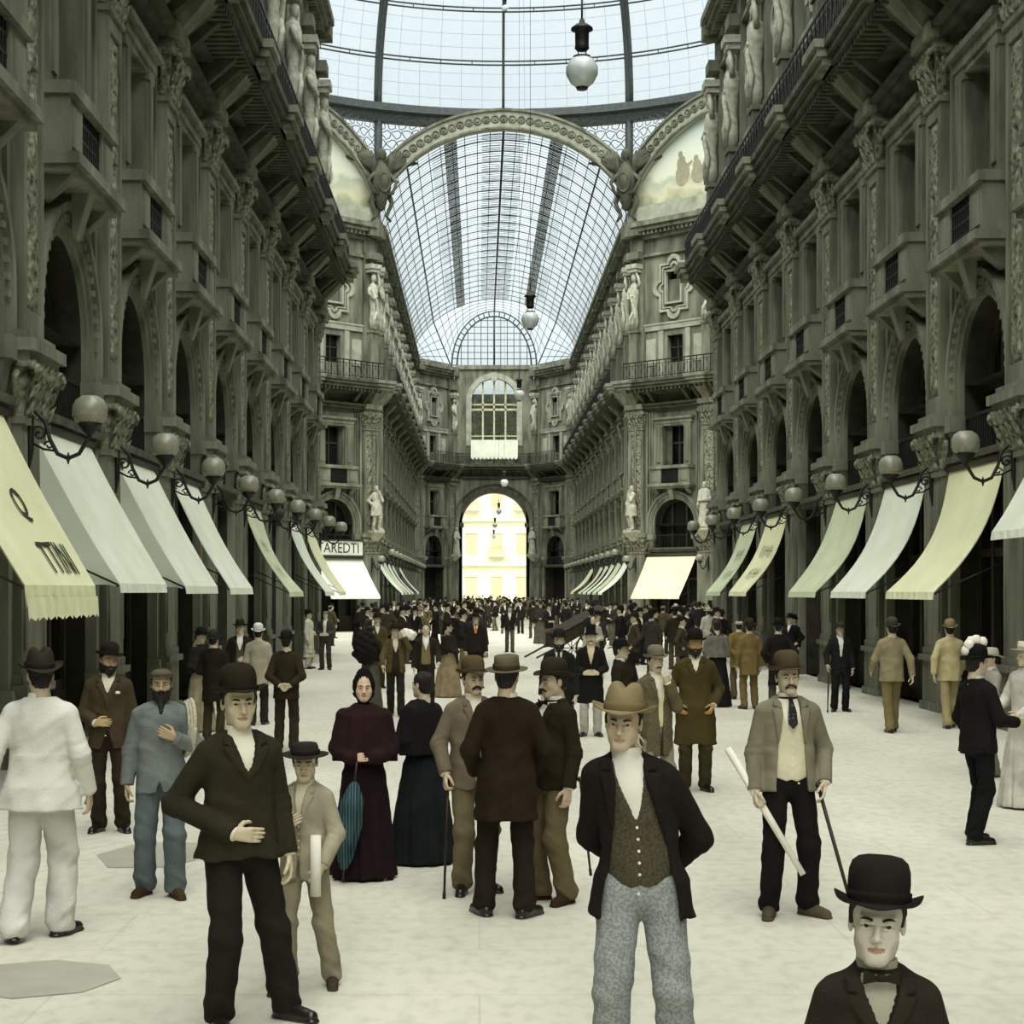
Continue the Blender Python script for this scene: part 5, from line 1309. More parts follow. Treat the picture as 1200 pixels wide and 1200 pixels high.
    e=empty('person',(x,y,ground),rz); e.scale=(s,s,s); tag(e,label,'person',group)
    hat_o=None
    for nm,me,mt in parts:
        par=e
        if nm=='hat_band': par=hat_o
        o=link(nm,me,par)
        if nm=='hat_band': pass
        elif mt is not None: o.matrix_basis=mt
        if nm=='hat': hat_o=o
    return e
def stick(name,label,cat,pts,r,mat,knob=None,rs=None):
    m=MB(); m.tube(pts,rs or r,10)
    o=link(name,m.mesh(name,mat)); tag(o,label,cat); return o
def world_of(e,p):
    c,s_=math.cos(e.rotation_euler.z),math.sin(e.rotation_euler.z); k=e.scale[0]; return Vector((e.location.x+(p[0]*c-p[1]*s_)*k,e.location.y+(p[0]*s_+p[1]*c)*k,e.location.z+p[2]*k))
# ================================================================== the people
P={}
tan_hat=(138,124,90)
P['m1']=figure('young clean-shaven person in dark olive suit and bowler, hand at the jacket, left front',-1.25,8.89,1.81,.5,0,hs=1.09,
   armL='down',armR=((.30,.12,1.13),(.095,-.165,1.00),(-.95,-.1,-.1),(-.1,1,0)),feet=((.27,.02),(-.10,.0)),fyaw=(.5,-.2),head=(-.15,.04,-.03),face=dict(nose=1.05),
   skinc=(206,192,160),hatc=(40,35,22),coat=(50,46,32),trousers=(38,35,27),hem=.86,shirt=(236,230,206),open_=([.7,1.22,1.32,1.42,1.52],[-.05,-.05,.022,.055,.075]),curl=(.45,.25),seed=1,flare=.03,legw=1.08)
P['m2']=figure('person in tan felt hat, buttoned waistcoat, open black jacket and pale grey trousers',.72,7.63,1.81,-.12,0,hx=-.075,
   armL=((.255,.11,1.12),(.10,.20,.96),(-.9,.15,-.5),(0,1,0)),armR=((.215,.12,1.12),(.06,.20,.98),(-.9,.15,-.5),(0,1,0)),feet=((.17,.03),(-.13,-.03)),head=(-.12,.06,.06),face=dict(nose=.95,jaw=1.02),skinc=(208,188,158),
   hat='fedora',hatc=tan_hat,bandc=(112,98,66),coat=(32,29,24),vest=(88,82,62),vpat='tweed',shirt=(230,226,210),wide=.94,trousers=(168,174,170),tpat='check' if 0 else 'tweed',hem=.80,
   open_=([.7,.86,.95,1.0,1.2,1.38,1.52],[.17,.165,.15,.135,.10,.065,.07]),beard=None,seed=2,flare=.05,lean=0,legw=1.1)
P['boy']=figure('boy in black bowler hat, dark coat and neckerchief at the bottom right corner',1.085,4.65,1.46,-.10,0,head=(-.12,-.03,.05),hs=1.13,face=dict(jaw=.94,nose=.85),skinc=(212,204,188),
   hat='boybowler',hatc=(32,29,24),bandc=(26,23,18),hair='short',coat=(48,43,33),trousers=(40,36,30),shirt=(168,164,144),tie=(52,47,34),bow=1,open_=([.7,1.24,1.32,1.42,1.52],[-.05,-.05,.01,.05,.075]),hem=.8,seed=3,wide=.88,vest=(84,78,58),vpat='check')
P['greyboy']=figure('small boy in pale grey suit and flat dark hat',-1.0,9.75,1.38,-.25,0,armL=((.25,-.02,1.13),(.20,-.17,.93),(-.2,-.5,-.8),(-1,0,0)),armR=((.27,-.02,1.14),(.09,-.19,1.19),(-.8,-.2,.5),(0,1,0)),
   feet=((.16,.12),(-.08,-.16)),head=(.25,.15,0),hs=1.14,face=dict(jaw=.95,nose=.8),skinc=(206,190,156),hat='flathat',hatc=(40,38,30),coat=(172,164,138),trousers=(158,150,124),shirt=(214,204,176),hem=.80,open_=([.6,.8,.95,1.3,1.52],[.06,.02,.01,.02,.06]),vest=(160,150,120),shoe=(74,66,50),seed=4,wide=.95)
P['wm']=figure('elderly person in dark maroon shawl and long dress with clasped hands and a black bonnet',-.915,13.5,1.62,.08,0,armL='belly',armR='belly',dress=((34,21,22),.28),shawl=(46,27,27),coat=None,hat=None,hair='bonnet',hatc=(22,18,18),
   face=dict(jaw=1.1),skinc=(212,184,150),seed=5,curl=(.6,.6),wide=1.05)
P['wd']=figure('person in black bodice and dark green skirt turned away, beside the maroon shawl',-.49,14.3,1.60,-2.3,0,armL='belly',armR='down',dress=((30,34,34),.31),shawl=(26,24,24),coat=None,hat=None,hair='bun',seed=6,cpat='dots' if 0 else None)
P['A']=figure('person with moustache and brown bowler leaning on a cane, in a grey-brown jacket',-.045,12.85,1.73,.28,0,armL='down',armR=((.27,.02,1.14),(.25,-.12,.93),(.15,-.35,-.9),(-1,0,0)),feet=((.12,.05),(-.09,-.02)),head=(.10,.05,0),face=dict(jaw=1.05),
   skinc=(208,184,152),hatc=(92,78,50),coat=(120,108,88),trousers=(122,110,82),beard='walrus',hem=.80,shirt=(232,222,196),curl=(.5,.9),seed=7,open_=([.6,.8,1.2,1.3,1.42,1.52],[.09,.03,.005,.02,.045,.06]),vest=(112,98,72),legw=1.05)
P['B']=figure('person seen from behind in long brown frock coat and flat-topped hat, central group',.19,11.95,1.80,PI+.12,0,armL=((.26,.04,1.13),(.20,-.14,.97),(-.3,-.6,-.6),(-1,0,0)),armR=((.26,.04,1.13),(.20,-.14,.97),(-.3,-.6,-.6),(-1,0,0)),
   feet=((.15,-.05),(-.11,.06)),fyaw=(.3,-.75),head=(-.35,0,0),skinc=(204,180,148),hat='boater',hatc=(104,96,72),bandc=(62,56,42),coat=(44,34,22),trousers=(40,34,24),hem=.66,flare=.03,seed=8,lap=False,wide=.97,open_=([.5,1.16,1.26,1.40,1.52],[-.05]*5))
P['C']=figure('stout person with moustache, dark jacket and brown trousers, facing left in central group',.53,12.5,1.73,-.95,0,armL='down',armR=((.27,.03,1.13),(.15,-.17,1.0),(-.6,-.6,-.2),(0,1,0)),feet=((.14,.0),(-.10,-.05)),head=(-.12,.06,0),face=dict(jaw=1.1),belly=.05,
   skinc=(198,176,148),hatc=(50,43,30),coat=(42,36,22),trousers=(108,96,68),tie=(40,34,24),bow=1,beard='moustache',hem=.84,seed=9,shoe=(58,40,26),open_=([.7,1.16,1.24,1.40,1.52],[-.05,-.05,.018,.055,.07]),legw=1.08,wide=1.05)
P['R1']=figure('person with drooping moustache, brown bowler, dotted tie and open grey jacket over a cream waistcoat',2.15,11.9,1.80,.06,0,armL=((.27,.10,1.13),(.235,-.06,.92),(-.15,-.45,-.9),(-1,.2,0)),armR=((.225,.03,1.11),(.24,-.06,.87),(.0,-.35,-.95),(-1,0,0)),
   feet=((.15,.03),(-.12,.0)),fyaw=(.6,-.3),head=(-.0,.03,-.06),face=dict(jaw=.98,nose=1.05),skinc=(208,190,160),hatc=(80,68,46),bandc=(62,50,32),coat=(136,130,108),trousers=(28,25,22),beard='walrus',beardm='hair_brown',
   tie=(44,44,42),vest=(228,222,188),shirt=(234,228,206),hem=.86,open_=([.7,.88,1.0,1.2,1.38,1.52],[.12,.11,.10,.085,.06,.07]),curl=(.5,1.0),seed=10,shoe=(92,84,64),flare=.02)
P['pol']=figure('uniformed person in black with white-plumed helmet, seen from the side at right',4.5,15.4,1.74,1.95,0,armL=((.25,.02,1.13),(.25,-.13,.92),(0,-.4,-.8),(-1,0,0)),armR=((.25,-.04,1.13),(.2,-.26,1.1),(-.1,-1,.1),(-1,0,0)),feet=((.09,-.05),(-.09,.08)),fyaw=(.2,-.2),head=(.0,.05,0),
   hat='bowler',hatc=(22,21,20),bandc=(30,30,28),coat=(27,25,24),trousers=(24,23,22),hem=.82,seed=11,curl=(.9,.5),shirt=(228,224,210),open_=([.5,1.2,1.3,1.42,1.52],[-.05]*4+[-.01]),lap=False)
P['L1']=figure('person seen from behind in white linen suit and dark felt hat, at the left edge',-2.88,11.2,1.85,PI-.1,0,armL='swingb',armR=((.26,.02,1.14),(.28,-.08,.90),(0,-.2,-1),(-1,0,0)),feet=((.10,.16,.02),(-.10,-.10)),head=(.5,0,0),skinc=(206,184,154),
   hat='fedora',hatc=(50,46,34),bandc=(36,32,24),coat=(222,221,208),trousers=(222,221,210),coatk=.88,hem=.80,flare=.05,seed=12,lap=False,open_=([.5,1.16,1.26,1.40,1.52],[-.05]*5),legw=1.25,wide=1.08)
P['L2']=figure('bearded person in dark brown suit, tilted bowler and white lapel flower, left arcade',-3.50,16.1,1.74,.12,0,armL='down',armR='belly',feet=((.13,.0),(-.09,.02)),head=(.45,.10,.12),skinc=(184,158,112),hatc=(38,32,24),coat=(74,64,46),trousers=(50,42,30),
   shirt=(222,216,190),beard='short',hem=.80,open_=([.6,.8,1.0,1.30,1.38,1.45,1.52],[.12,.06,.0,.0,.03,.06,.07]),vest=(70,60,44),seed=13)
P['L3']=figure('long-bearded worker in faded blue jacket and trousers with a coil of rope on the shoulder',-2.37,12.7,1.70,.10,0,armL=((.27,-.02,1.14),(.12,-.20,1.23),(-.8,-.2,.4),(-.1,1,0)),armR=((.235,.03,1.11),(.255,-.03,.865),(0,-.25,-.95),(-1,0,0)),feet=((.11,-.06),(-.13,.06)),head=(.08,.05,0),skinc=(178,156,120),
   hat='cap',hatc=(96,88,66),coat=(128,136,130),coatk=.6,trousers=(100,110,110),shirt=None,beard='long',hem=.80,seed=14,shoe=(74,58,38),lap=False,open_=([.6,.84,.95,1.1,1.52],[.05,.02,-.02,-.05,-.05]),curl=(.8,.7),legw=1.12)
# ---- middle distance
G=lambda k,*a,**kw: P.__setitem__(k,figure(*a,lvl=1,**kw))
G('m4','person seen from behind in dark brown coat with hands clasped behind, left of centre',-2.75,24.3,1.67,PI,armL='back',armR='back',coat=(52,44,28),trousers=(54,46,34),hatc=(34,29,22),hem=.78,lap=False,seed=21,open_=([.5,1.5],[-.05]*2))
G('m5','person seen from behind in light jacket and white hat among the left crowd',-3.76,29.0,1.68,PI+.1,coat=(172,166,142),trousers=(44,42,36),hatc=(220,220,208),hem=.72,lap=False,seed=22,open_=([.5,1.5],[-.05]*2),feet=((.1,.1),(-.1,-.1)))
G('m6','person seen from behind in black coat with white collar showing, beside the left arcade',-4.08,26.2,1.64,PI-.1,armL='belly',armR='belly',coat=(38,32,24),trousers=(62,56,40),hat='bowler',hatc=(48,54,40),hem=.62,lap=False,seed=23,open_=([.5,1.5],[-.05]*2))
G('m7','person facing the camera in dark open coat and small hat by the fourth left awning',-4.35,31.0,1.72,.1,armL='belly',armR='down',coat=(42,38,30),vest=(92,86,66),trousers=(48,44,36),hat='fedora',hatc=(36,32,26),open_=([.6,1.0,1.3,1.5],[.1,.07,.06,.06]),seed=24)
G('m8','person in dark hat bending over a white bundle beside the second left pier',-4.5,27.6,1.66,.9,armL='fwd',armR='belly',coat=None,trousers=None,shawl=(40,38,33),dress=((176,166,130),.27),hat='slouch',hatc=(28,26,24),seed=25,head=(.2,.3,0))
G('m9','person in a long white smock and dark hat leaning by the far left awnings',-5.0,50.0,1.70,1.35,coat=(216,212,188),trousers=(206,202,178),hem=.35,hatc=(34,30,24),lap=False,seed=26,open_=([.2,1.5],[-.05]*2),armL='belly',armR='down')
G('m10','person in dark grey suit with white shirt and folded arms, beside the white smock',-4.45,49.3,1.70,-.1,armL='belly',armR='belly',coat=(70,68,58),trousers=(64,62,54),hat='cap',hatc=(130,126,108),shirt=(226,224,208),open_=([.6,1.0,1.3,1.5],[.03,.04,.05,.06]),seed=27)
G('m11','person in olive jacket and slouch hat walking forward with a bundle on the shoulder',-1.53,31.0,1.66,.1,armL='up',armR='swingf',feet=((.1,-.2),(-.08,.14)),coat=(92,80,48),trousers=(44,38,28),hat='slouch',hatc=(40,34,26),vest=(48,42,34),open_=([.6,.9,1.3,1.5],[.13,.08,.05,.06]),shirt=(214,206,182),seed=28)
G('m12','person seen from behind in grey skirt with a big black bundle on the back',-2.12,33.2,1.60,PI-.3,armL='hip',armR='hip',coat=None,trousers=None,dress=((96,94,80),.27),shawl=(34,32,28),hair='bun',hat=None,seed=29)
G('m13','person with moustache in brown coat and bowler behind the black bundle',-2.4,40.0,1.72,.15,coat=(84,72,42),trousers=(60,52,36),hatc=(40,32,22),beard='moustache',seed=30,shirt=(220,212,186))
G('m14','hatless person in dark open jacket and tan waistcoat walking beside the bundle carrier',-1.02,32.4,1.66,.05,armL='swingf',armR='down',coat=(46,40,30),vest=(132,118,80),trousers=(40,36,28),hat=None,hair='short',hairm='hair_brown',open_=([.6,.9,1.3,1.5],[.15,.10,.08,.07]),seed=31,feet=((.1,-.15),(-.1,.12)))
G('m15','person in dark coat with orange tie and wide black hat, just behind the brown bowler',-.09,40.0,1.74,.0,coat=(40,34,28),trousers=(38,32,26),hat='slouch',hatc=(32,28,24),tie=(206,120,70),shirt=(224,214,186),seed=32)
G('m16','broad person in black cape and pale skirt crossing behind the central group',-.66,36.6,1.62,1.5,coat=None,trousers=None,dress=((158,142,108),.34),shawl=(44,38,30),hat='slouch',hatc=(40,36,28),hair='bun',armL='belly',armR='belly',wide=1.2,seed=33)
G('m17','person in open black jacket and grey trousers walking alone in the far open floor',1.12,63.5,1.74,0.,armL='swingf',armR='swingb',feet=((.1,-.15),(-.1,.15)),coat=(42,40,34),trousers=(92,92,80),hat='cap',hatc=(64,60,48),open_=([.7,1.15,1.3,1.5],[.04,.0,.05,.07]),seed=34)
G('m18','black-bearded person in bowler and dark overcoat right of the central group',1.10,23.6,1.70,-.1,coat=(34,33,28),trousers=(36,33,28),hatc=(40,36,28),beard='short',shirt=(226,220,200),tie=(40,38,34),hem=.55,seed=35,flare=.03)
G('m19','person in black top hat, long black coat and pale trousers with hands joined',1.74,26.7,1.66,-.05,armL='belly',armR='belly',coat=(30,29,25),trousers=(196,192,180),hat='topper',hatc=(26,26,23),vest=(196,150,92),shirt=(222,206,170),beard='moustache',hem=.55,open_=([.4,1.1,1.2,1.4,1.5],[-.05,-.05,.01,.06,.07]),seed=36,flare=.03,curl=(.8,.8))
G('m20','person in broad black hat looking right, partly hidden behind the tan felt hat',1.80,21.6,1.64,1.25,coat=(44,38,28),trousers=(40,36,28),hat='slouch',hatc=(28,24,20),seed=37,armL='belly',armR='down')
G('m21','person with grey bowler and eyeglasses, hand on the moustache, behind the tan felt hat',1.80,17.4,1.67,.35,armL='chin',armR='down',coat=(112,104,76),cpat='tweed',trousers=(150,142,122),hatc=(122,116,96),beard='moustache',vest=(226,216,176),shirt=(230,224,198),open_=([.5,.9,1.2,1.4,1.5],[.02,.02,.03,.06,.07]),hem=.62,seed=38,curl=(1.1,.5),head=(0,.08,0))
G('m22','tall dark-bearded person in long olive-brown overcoat and black bowler, right of the centre',2.45,19.4,1.79,-.05,armL='pocket',armR='pocket',coat=(76,66,34),trousers=(66,58,36),hatc=(30,26,20),beard='short',skinc=(190,150,96),shirt=(226,218,190),hem=.52,flare=.04,seed=39,open_=([.4,1.25,1.34,1.5],[-.05,-.05,.02,.06]))
G('m23','person seen from behind in long black skirt and grey shawl, right of the overcoat',4.67,33.6,1.70,PI,coat=None,trousers=None,dress=((30,29,28),.30),shawl=(120,118,104),hat=None,hair='bun',armL='belly',armR='belly',seed=40)
G('m24','person seen from behind in mustard coat with hands clasped behind, near the right crowd',5.45,35.9,1.66,PI,armL='back',armR='back',coat=(128,108,58),trousers=(88,80,60),hat='cap',hatc=(190,182,150),hem=.70,lap=False,seed=41,open_=([.5,1.5],[-.05]*2))
G('m25','person seen from behind in tan coat between the mustard coat and the black coat',5.20,32.9,1.70,PI+.1,coat=(126,108,66),trousers=(120,102,66),hatc=(52,46,30),hem=.68,lap=False,seed=42,open_=([.5,1.5],[-.05]*2))
G('m26','person seen from behind in long black coat with raised elbows behind the brown bowler',5.60,32.0,1.72,PI-.1,armL='pocket',armR='hip',coat=(32,29,24),trousers=(84,78,64),hatc=(28,25,20),hem=.52,lap=False,seed=43,open_=([.3,1.5],[-.05]*2))
G('m27','dark figure standing against the right arcade beyond the lone cane walker',7.95,43.7,1.66,-.6,armL='hip',armR='pocket',coat=(28,27,25),trousers=(28,26,24),hatc=(24,22,20),seed=44)
G('m27b','second dark figure against the right arcade, half hidden by a pier',8.25,44.9,1.62,-.9,coat=(26,26,25),trousers=(28,26,24),hatc=(24,22,20),seed=45)
G('m28','person in black suit with white shirt front walking with a cane before the right arcade',6.8,32.2,1.66,.0,armL='down',armR=((.27,.02,1.14),(.27,-.12,.93),(.1,-.35,-.9),(-1,0,0)),coat=(32,32,30),trousers=(30,30,28),hat='slouch',hatc=(58,56,46),shirt=(228,226,214),open_=([.6,.9,1.2,1.35,1.5],[.02,-.0,.03,.05,.07]),hem=.72,seed=46)
G('m29','person seen from behind walking away in grey-tan jacket and mustard trousers by the right piers',6.64,27.5,1.80,PI+.05,armL='swingf',armR='swingb',feet=((.07,.14),(-.07,-.16)),fyaw=(.1,-.1),coat=(158,146,112),trousers=(130,116,78),hatc=(74,70,54),hem=.80,lap=False,seed=47,open_=([.5,1.5],[-.05]*2))
G('m30','person seen from behind walking away in cream jacket and tan hat near the right edge',7.82,28.4,1.76,PI-.1,armL='swingb',armR='swingf',feet=((.07,.2),(-.07,-.12)),fyaw=(.1,-.1),coat=(206,192,142),trousers=(170,156,112),hatc=(150,136,96),hem=.78,lap=False,seed=48,open_=([.5,1.5],[-.05]*2))
G('w31','person in white dress with dark belt, cut by the right edge of the photo',5.72,17.9,1.72,-1.2,armL='fwd',armR='fwd',coat=None,trousers=None,dress=((222,218,202),.30),hair='bun',hat='boater',hatc=(214,208,186),seed=49)
G('w32','small person in pale blouse reading beside the plumed helmet',6.25,20.9,1.55,-1.4,armL='fwd',armR='fwd',coat=(170,166,150),trousers=(120,116,100),hat='slouch',hatc=(190,184,160),seed=50)
# ---- plumed helmet
e=P['pol']; hm=[c for c in e.children if c.name.startswith('hat')][0]
m=MB()
for i,(px,py,pz) in enumerate(((-.0,.085,.10),(.02,.04,.13),(.0,.0,.14),(-.02,-.05,.12),(.02,.10,.05))):
    m.lathe([(0,-.045),(.03,-.04),(.046,-.01),(.044,.02),(.026,.045),(0,.05)],12,(px,py,pz+.02))
link('plume',m.mesh('plume',M['linen']),hm)
# ---- flower, buttons
o=link('lapel_flower',(lambda m:(m.lathe([(0,-.012),(.02,-.01),(.026,0),(.018,.012),(0,.014)],10,(.10,-.165,1.33)),m.mesh('lapel_flower',M['linen']))[1])(MB()),P['L2'])
# ---- things held
def held(e,sd,f=.075):
    # centre of the closed hand in world space
    return None
def canes(name,label,cat,top,bot,r,mat,crook=None,knob=False,fer=True):
    m=MB(); top=Vector(top); bot=Vector(bot); m.tube([bot,bot.lerp(top,.5),top],[r*.8,r,r],10)
    e=link(name,m.mesh(name,mat)); tag(e,label,cat)
    if knob: k=MB(); k.lathe([(0,-.02),(.018,-.015),(.024,0),(.018,.016),(0,.022)],12,tuple(top)); link('handle',k.mesh('handle',M['cane']),e)
    if not fer: return e
    f=MB(); d=(top-bot).normalized(); f.tube([bot,bot+d*.05],r*1.15,10); link('ferrule',f.mesh('ferrule',M['iron']),e)
    return e
def hw(e,sd,a,k=.075):
    E,Wr,D,N=(ARM[a] if isinstance(a,str) else a); D=Vector(D).normalized(); N=Vector(N); N=(N-D*N.dot(D)).normalized(); p=Vector(Wr)+D*k+N*.022
    return world_of(e,(p.x*sd,p.y,p.z))
h=hw(P['A'],-1,((.27,.02,1.14),(.25,-.12,.93),(.15,-.35,-.9),(-1,0,0))); canes('walking_cane','dark straight cane under the hand of the person in brown bowler','cane',(h.x,h.y,h.z+.03),(h.x-.03,h.y-.05,.0),.011,M['cane'],knob=True)
h=hw(P['R1'],1,((.27,.10,1.13),(.235,-.06,.92),(-.15,-.45,-.9),(-1,.2,0))); canes('walking_cane','dark cane slanting from the hand of the person in open grey jacket','cane',(h.x-.02,h.y,h.z+.05),(h.x+.18,h.y-.35,.0),.013,M['cane'],knob=True)
h=hw(P['R1'],-1,((.225,.03,1.11),(.24,-.06,.87),(.0,-.35,-.95),(-1,0,0))); d=Vector((.50,-.30,-.88)).normalized(); canes('rolled_paper','long white paper roll held slanting by the person in open grey jacket','paper',h-d*.42,h+d*.58,.026,M['linen'],fer=False)
h=world_of(P['C'],(.30,.0,.84)); canes('walking_cane','thin cane slanting behind the stout person in brown trousers','cane',(h.x+.02,h.y,.92),(h.x+.10,h.y+.05,.22),.010,M['cane'],knob=True)
h=hw(P['pol'],1,((.25,.02,1.13),(.25,-.13,.92),(0,-.4,-.8),(-1,0,0))); canes('walking_cane','thin upright stick held by the plumed person in black','cane',(h.x,h.y,h.z+.06),(h.x,h.y-.02,0),.010,M['iron'],knob=True)
h=hw(P['m28'],-1,((.27,.02,1.14),(.27,-.12,.93),(.1,-.35,-.9),(-1,0,0))); canes('walking_cane','dark cane of the lone walker in black before the right arcade','cane',(h.x,h.y,h.z+.03),(h.x-.04,h.y-.1,0),.014,M['cane'])
h=hw(P['greyboy'],1,((.25,-.02,1.13),(.20,-.17,.93),(-.2,-.5,-.8),(-1,0,0))); 
m=MB(); m.tube([(h.x+.0,h.y-.02,h.z+.22),(h.x-.0,h.y-.03,h.z-.12)],.030,14); tag(link('rolled_paper',m.mesh('rolled_paper',M['linen'])),'short white paper roll in the hand of the small boy in grey','paper')
# folded umbrella of striped cloth
h=world_of(P['wm'],(-.10,-.27,1.0)); e=empty('umbrella',(h.x+.02,h.y-.05,0)); tag(e,'furled blue striped umbrella hanging in front of the maroon dress','umbrella')
m=MB(); n=24; rr=[]
for z,r in ((.12,.02),(.2,.05),(.45,.085),(.65,.075),(.78,.03),(.8,.015)): rr.append([( (r*(1+.22*math.cos(6*2*PI*k/n)))*math.cos(2*PI*k/n)+(.8-z)*-.12, (r*(1+.22*math.cos(6*2*PI*k/n)))*math.sin(2*PI*k/n), z) for k in range(n)])
m.add(sum(rr,[]),[(j*n+k,j*n+(k+1)%n,(j+1)*n+(k+1)%n,(j+1)*n+k) for j in range(5) for k in range(n)],0,True); link('canopy',m.mesh('canopy',cloth((88,124,128),'striped_cloth',.3,.1,'stripe')),e)
m=MB(); m.tube([(-.09,0,.02),(0,0,.8),(.02,0,.95)],.009,8); link('shaft',m.mesh('shaft',M['cane']),e)
# rope coil of the worker
L3=P['L3']; m=MB(); pts=[]
for j in range(3):
    for i in range(25):
        a=2*PI*i/24; pts.append(world_of(L3,(.185+.035*math.cos(a)*0+.02*j+.075*math.cos(a)*.55, .015+.135*math.cos(a+.2)*-1-.01*j, 1.28+.20*math.sin(a)+.012*j)))
m.tube(pts,.017,7); M['rope']=stuff_mat('pale_rope',(186,184,158),(150,148,122),.9,40,.3,90)
tag(link('rope_coil',m.mesh('rope_coil',M['rope'])),'pale coil of rope hanging on the shoulder of the bearded worker','rope')
# bundle on the shoulder, black bundle on the back, white bundle, folded papers
def bundle(name,label,c,r,mat,seed=0):
    V,Fq=nets(lambda X,Y,Z: ell(X,Y,Z,(0,0,0),r)+wrinkle(X*1.4,Y,Z*1.2,.02,seed),tuple(-q*1.3 for q in r),tuple(q*1.3 for q in r),.02); o=link(name,to_mesh(name,V,Fq,mat),None,c); tag(o,label,'bundle'); return o
p=world_of(P['m11'],(.22,-.02,1.56)); bundle('cloth_bundle','pale bundle on the shoulder of the person in olive jacket',p,(.17,.12,.11),M['linen'])
p=world_of(P['m12'],(0,.30,1.30)); bundle('cloth_bundle','big black bundle carried on a back, left of the olive jacket',p,(.24,.17,.34),cloth((30,28,24)),3)
p=world_of(P['m8'],(.0,-.34,1.12)); bundle('cloth_bundle','white bundle held in front by the person beside the second left pier',p,(.16,.13,.12),M['linen'],5)
# ---- statues
def statue(root,x,label,z=5.62,s=1.45,seed=0,pose=0):
    e=empty('statue',root.matrix_world@Vector((x,-.42,z)),root.rotation_euler.z+(.15 if pose else -.15)); tag(e,label,'statue')
    link('figure',STM[pose],e,(0,0,.14),0,(s,s,s)); m=MB(); m.box(-.36,.36,-.3,.42,0,.14); m.taper(0,.42,-.5,0,.2,.4,.25,.72); link('plinth',m.mesh('plinth',M['statue']),e); return e
_old=dict(CL); 
def stone_fig(**kw):
    me=figure('',0,0,lvl=1,one=True,**kw)
    for i in range(len(me.materials)): me.materials[i]=M['statue']
    return me
STM=[stone_fig(armL='chin',armR='hip',coat=(1,1,1),hem=.55,hat=None,hair='long',beard='short',flare=.06,feet=((.12,-.05),(-.1,.05)),seed=61),stone_fig(armL='belly',armR='down',coat=None,trousers=None,dress=((2,2,2),.24),shawl=(3,3,3),hat=None,hair='bun',seed=62)]
for root,f,sd in ((dr,1,'right'),(dl,-1,'left')):
    statue(root,f*.42,'tall standing stone statue in short coat on the octagon corner ledge, %s side'%sd,pose=0)
    statue(root,f*5.62,'draped stone statue on the second ledge of the diagonal front, %s side'%sd,pose=1)
for root,f,sd in ((el,1,'left'),(er,-1,'right')): statue(root,f*(ce/2-.5),'small far stone statue on a ledge beside the far archway, %s side'%sd,pose=1)
# ---- handcart tipped up in the crowd
e=empty('handcart',(3.05,53,0),.5); tag(e,'tipped-up handcart with dark cover in the crowd right of the centre','cart')
m=MB(); m.add([(-.9,-.45,.55),(.75,-.45,1.35),(.75,.45,1.35),(-.9,.45,.55),(-.9,-.45,.95),(.75,-.45,1.72),(.75,.45,1.72),(-.9,.45,.95)],[(0,3,2,1),(4,5,6,7),(0,1,5,4),(1,2,6,5),(2,3,7,6),(3,0,4,7)]); link('tray',m.mesh('tray',M['wood']),e)
m=MB(); m.add([(-.95,-.5,.98),(.8,-.5,1.76),(.8,.5,1.76),(-.95,.5,.98),(-.9,0,1.1),(.75,0,1.86)],[(0,1,5,4),(4,5,2,3),(0,4,3),(1,2,5)]); link('cover',m.mesh('cover',cloth((74,72,62),'tarpaulin')),e)
m=MB(); m.box(.74,.82,-.5,.5,1.70,1.78); link('rim',m.mesh('rim',M['sign']),e)
for s in (-1,1):
    m=MB(); m.tube([(.1+.48*math.cos(a),s*.52,.5+.48*math.sin(a)) for a in [2*PI*i/24 for i in range(25)]],.03,6,cap=False); 
    for i in range(8): a=2*PI*i/8; m.tube([(.1,s*.52,.5),(.1+.48*math.cos(a),s*.52,.5+.48*math.sin(a))],.015,5)
    link('wheel',m.mesh('wheel',M['wood']),e); m=MB(); m.tube([(-.9,s*.4,.6),(-1.7,s*.36,.25)],.03,6); link('handle',m.mesh('handle',M['wood']),e)
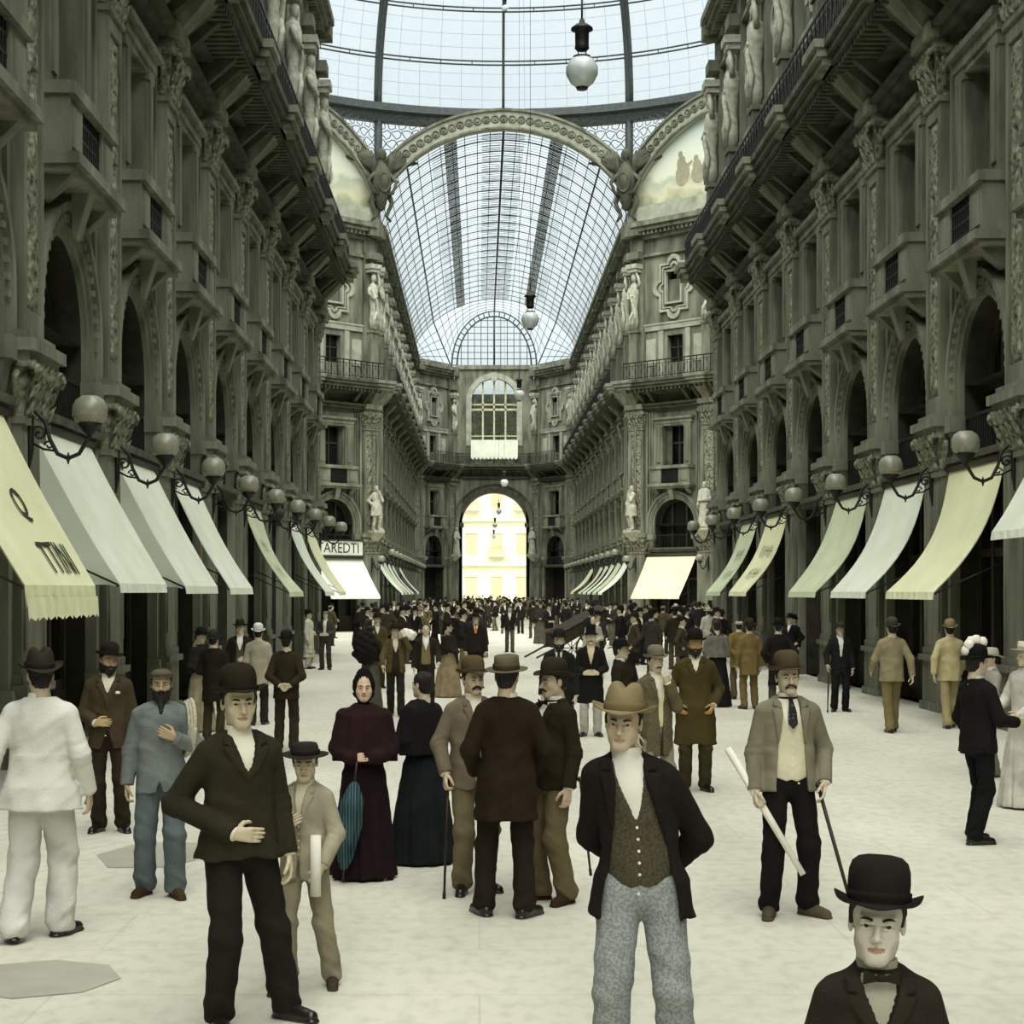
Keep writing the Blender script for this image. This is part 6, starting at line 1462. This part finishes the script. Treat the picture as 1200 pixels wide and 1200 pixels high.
# ---- crowd
rnd=random.Random(11); V_=[]
cc=[(34,32,28),(48,42,32),(66,60,44),(40,38,36),(90,80,56),(30,28,26),(120,108,76),(58,56,50)]
HK_=['bowler','bowler','slouch','fedora','cap','topper','boater','bowler']
for i in range(8):
    V_.append(('person in %s coat and hat'%['black','dark brown','olive brown','charcoal','tan brown','black long','light tan','grey'][i],figure('',0,0,lvl=2,one=True,coat=cc[i],trousers=cc[(i+3)%8],hat=HK_[i],hatc=(34,30,26) if i not in(4,6) else (150,140,110),feet=((.1,-.12 if i%2 else 0),(-.1,.12 if i%2 else 0)),armL=['down','swingf','pocket','belly'][i%4],armR=['swingb','down','hip','belly'][i%4],hem=.6 if i==5 else .78,seed=i,lap=False,open_=([.5,1.1,1.3,1.5],[-.05,-.05,.03,.07]))))
for i in range(4):
    V_.append(('person in %s dress'%['black','pale','grey','dark red'][i],figure('',0,0,lvl=2,one=True,coat=None,trousers=None,dress=([(32,30,30),(196,190,170),(104,102,92),(64,36,32)][i],.3),shawl=[(38,34,32),None,(60,58,52),None][i],hat=['slouch',None,'boater',None][i],hatc=(50,44,36),hair='bun',armL='belly',armR='down',seed=i)))
V_.append(('person in white suit',figure('',0,0,lvl=2,one=True,coat=(206,202,184),trousers=(196,192,174),hat='boater',hatc=(196,188,160),seed=3,lap=False)))
placed=[(o.location.x,o.location.y) for o in P.values()]+[(3.05,53),(3.6,53),(2.4,52.7)]
def put(zone,n,fx,wt=None):
    k=0; tries=0
    while k<n and tries<n*40:
        tries+=1; x,y=fx()
        if any((x-a)**2+(y-b)**2<.75**2 for a,b in placed): continue
        placed.append((x,y)); i=rnd.choices(range(len(V_)),[5,4,3,5,2,3,1.5,3,2,.8,1.5,.6,1.0])[0]; nm,me=V_[i]
        rz=rnd.choice([0,PI,0,PI,1.4,-1.4])+rnd.uniform(-.5,.5); o=link('person',me,None,(x,y,0),rz); s=rnd.uniform(.93,1.03); o.scale=(s,s,s)
        tag(o,'small '+nm+' '+zone[0],'person','%s %s'%(nm,zone[1])); k+=1
px=lambda a,b,y: (rnd.uniform(a,b)-562)*y/2000
def zA(): y=rnd.uniform(98,158); return rnd.uniform(-4.6,7.2),y
def zE(): y=rnd.uniform(162,205); return rnd.uniform(-1.8,5.2)*(y/165),y
def zB(): y=42+50*rnd.random()**.8; return px(428,565,y),y
def zC(): y=40+48*rnd.random()**.8; return px(690,850,y),y
def zD(): y=rnd.uniform(66,98); return px(585,690,y),y
def zF(): y=rnd.uniform(64,84); return px(375,440,y),y
put(('deep in the far arm','in the far arm'),78,zA); put(('outside beyond the far archway','beyond the far archway'),22,zE); put(('in the dense left half of the crowd','left in the crowd'),48,zB)
put(('in the crowd toward the right arcade','right in the crowd'),52,zC); put(('in the middle of the octagon','in the octagon'),9,zD); put(('left in the octagon before the white awning','before the white awning'),5,zF)
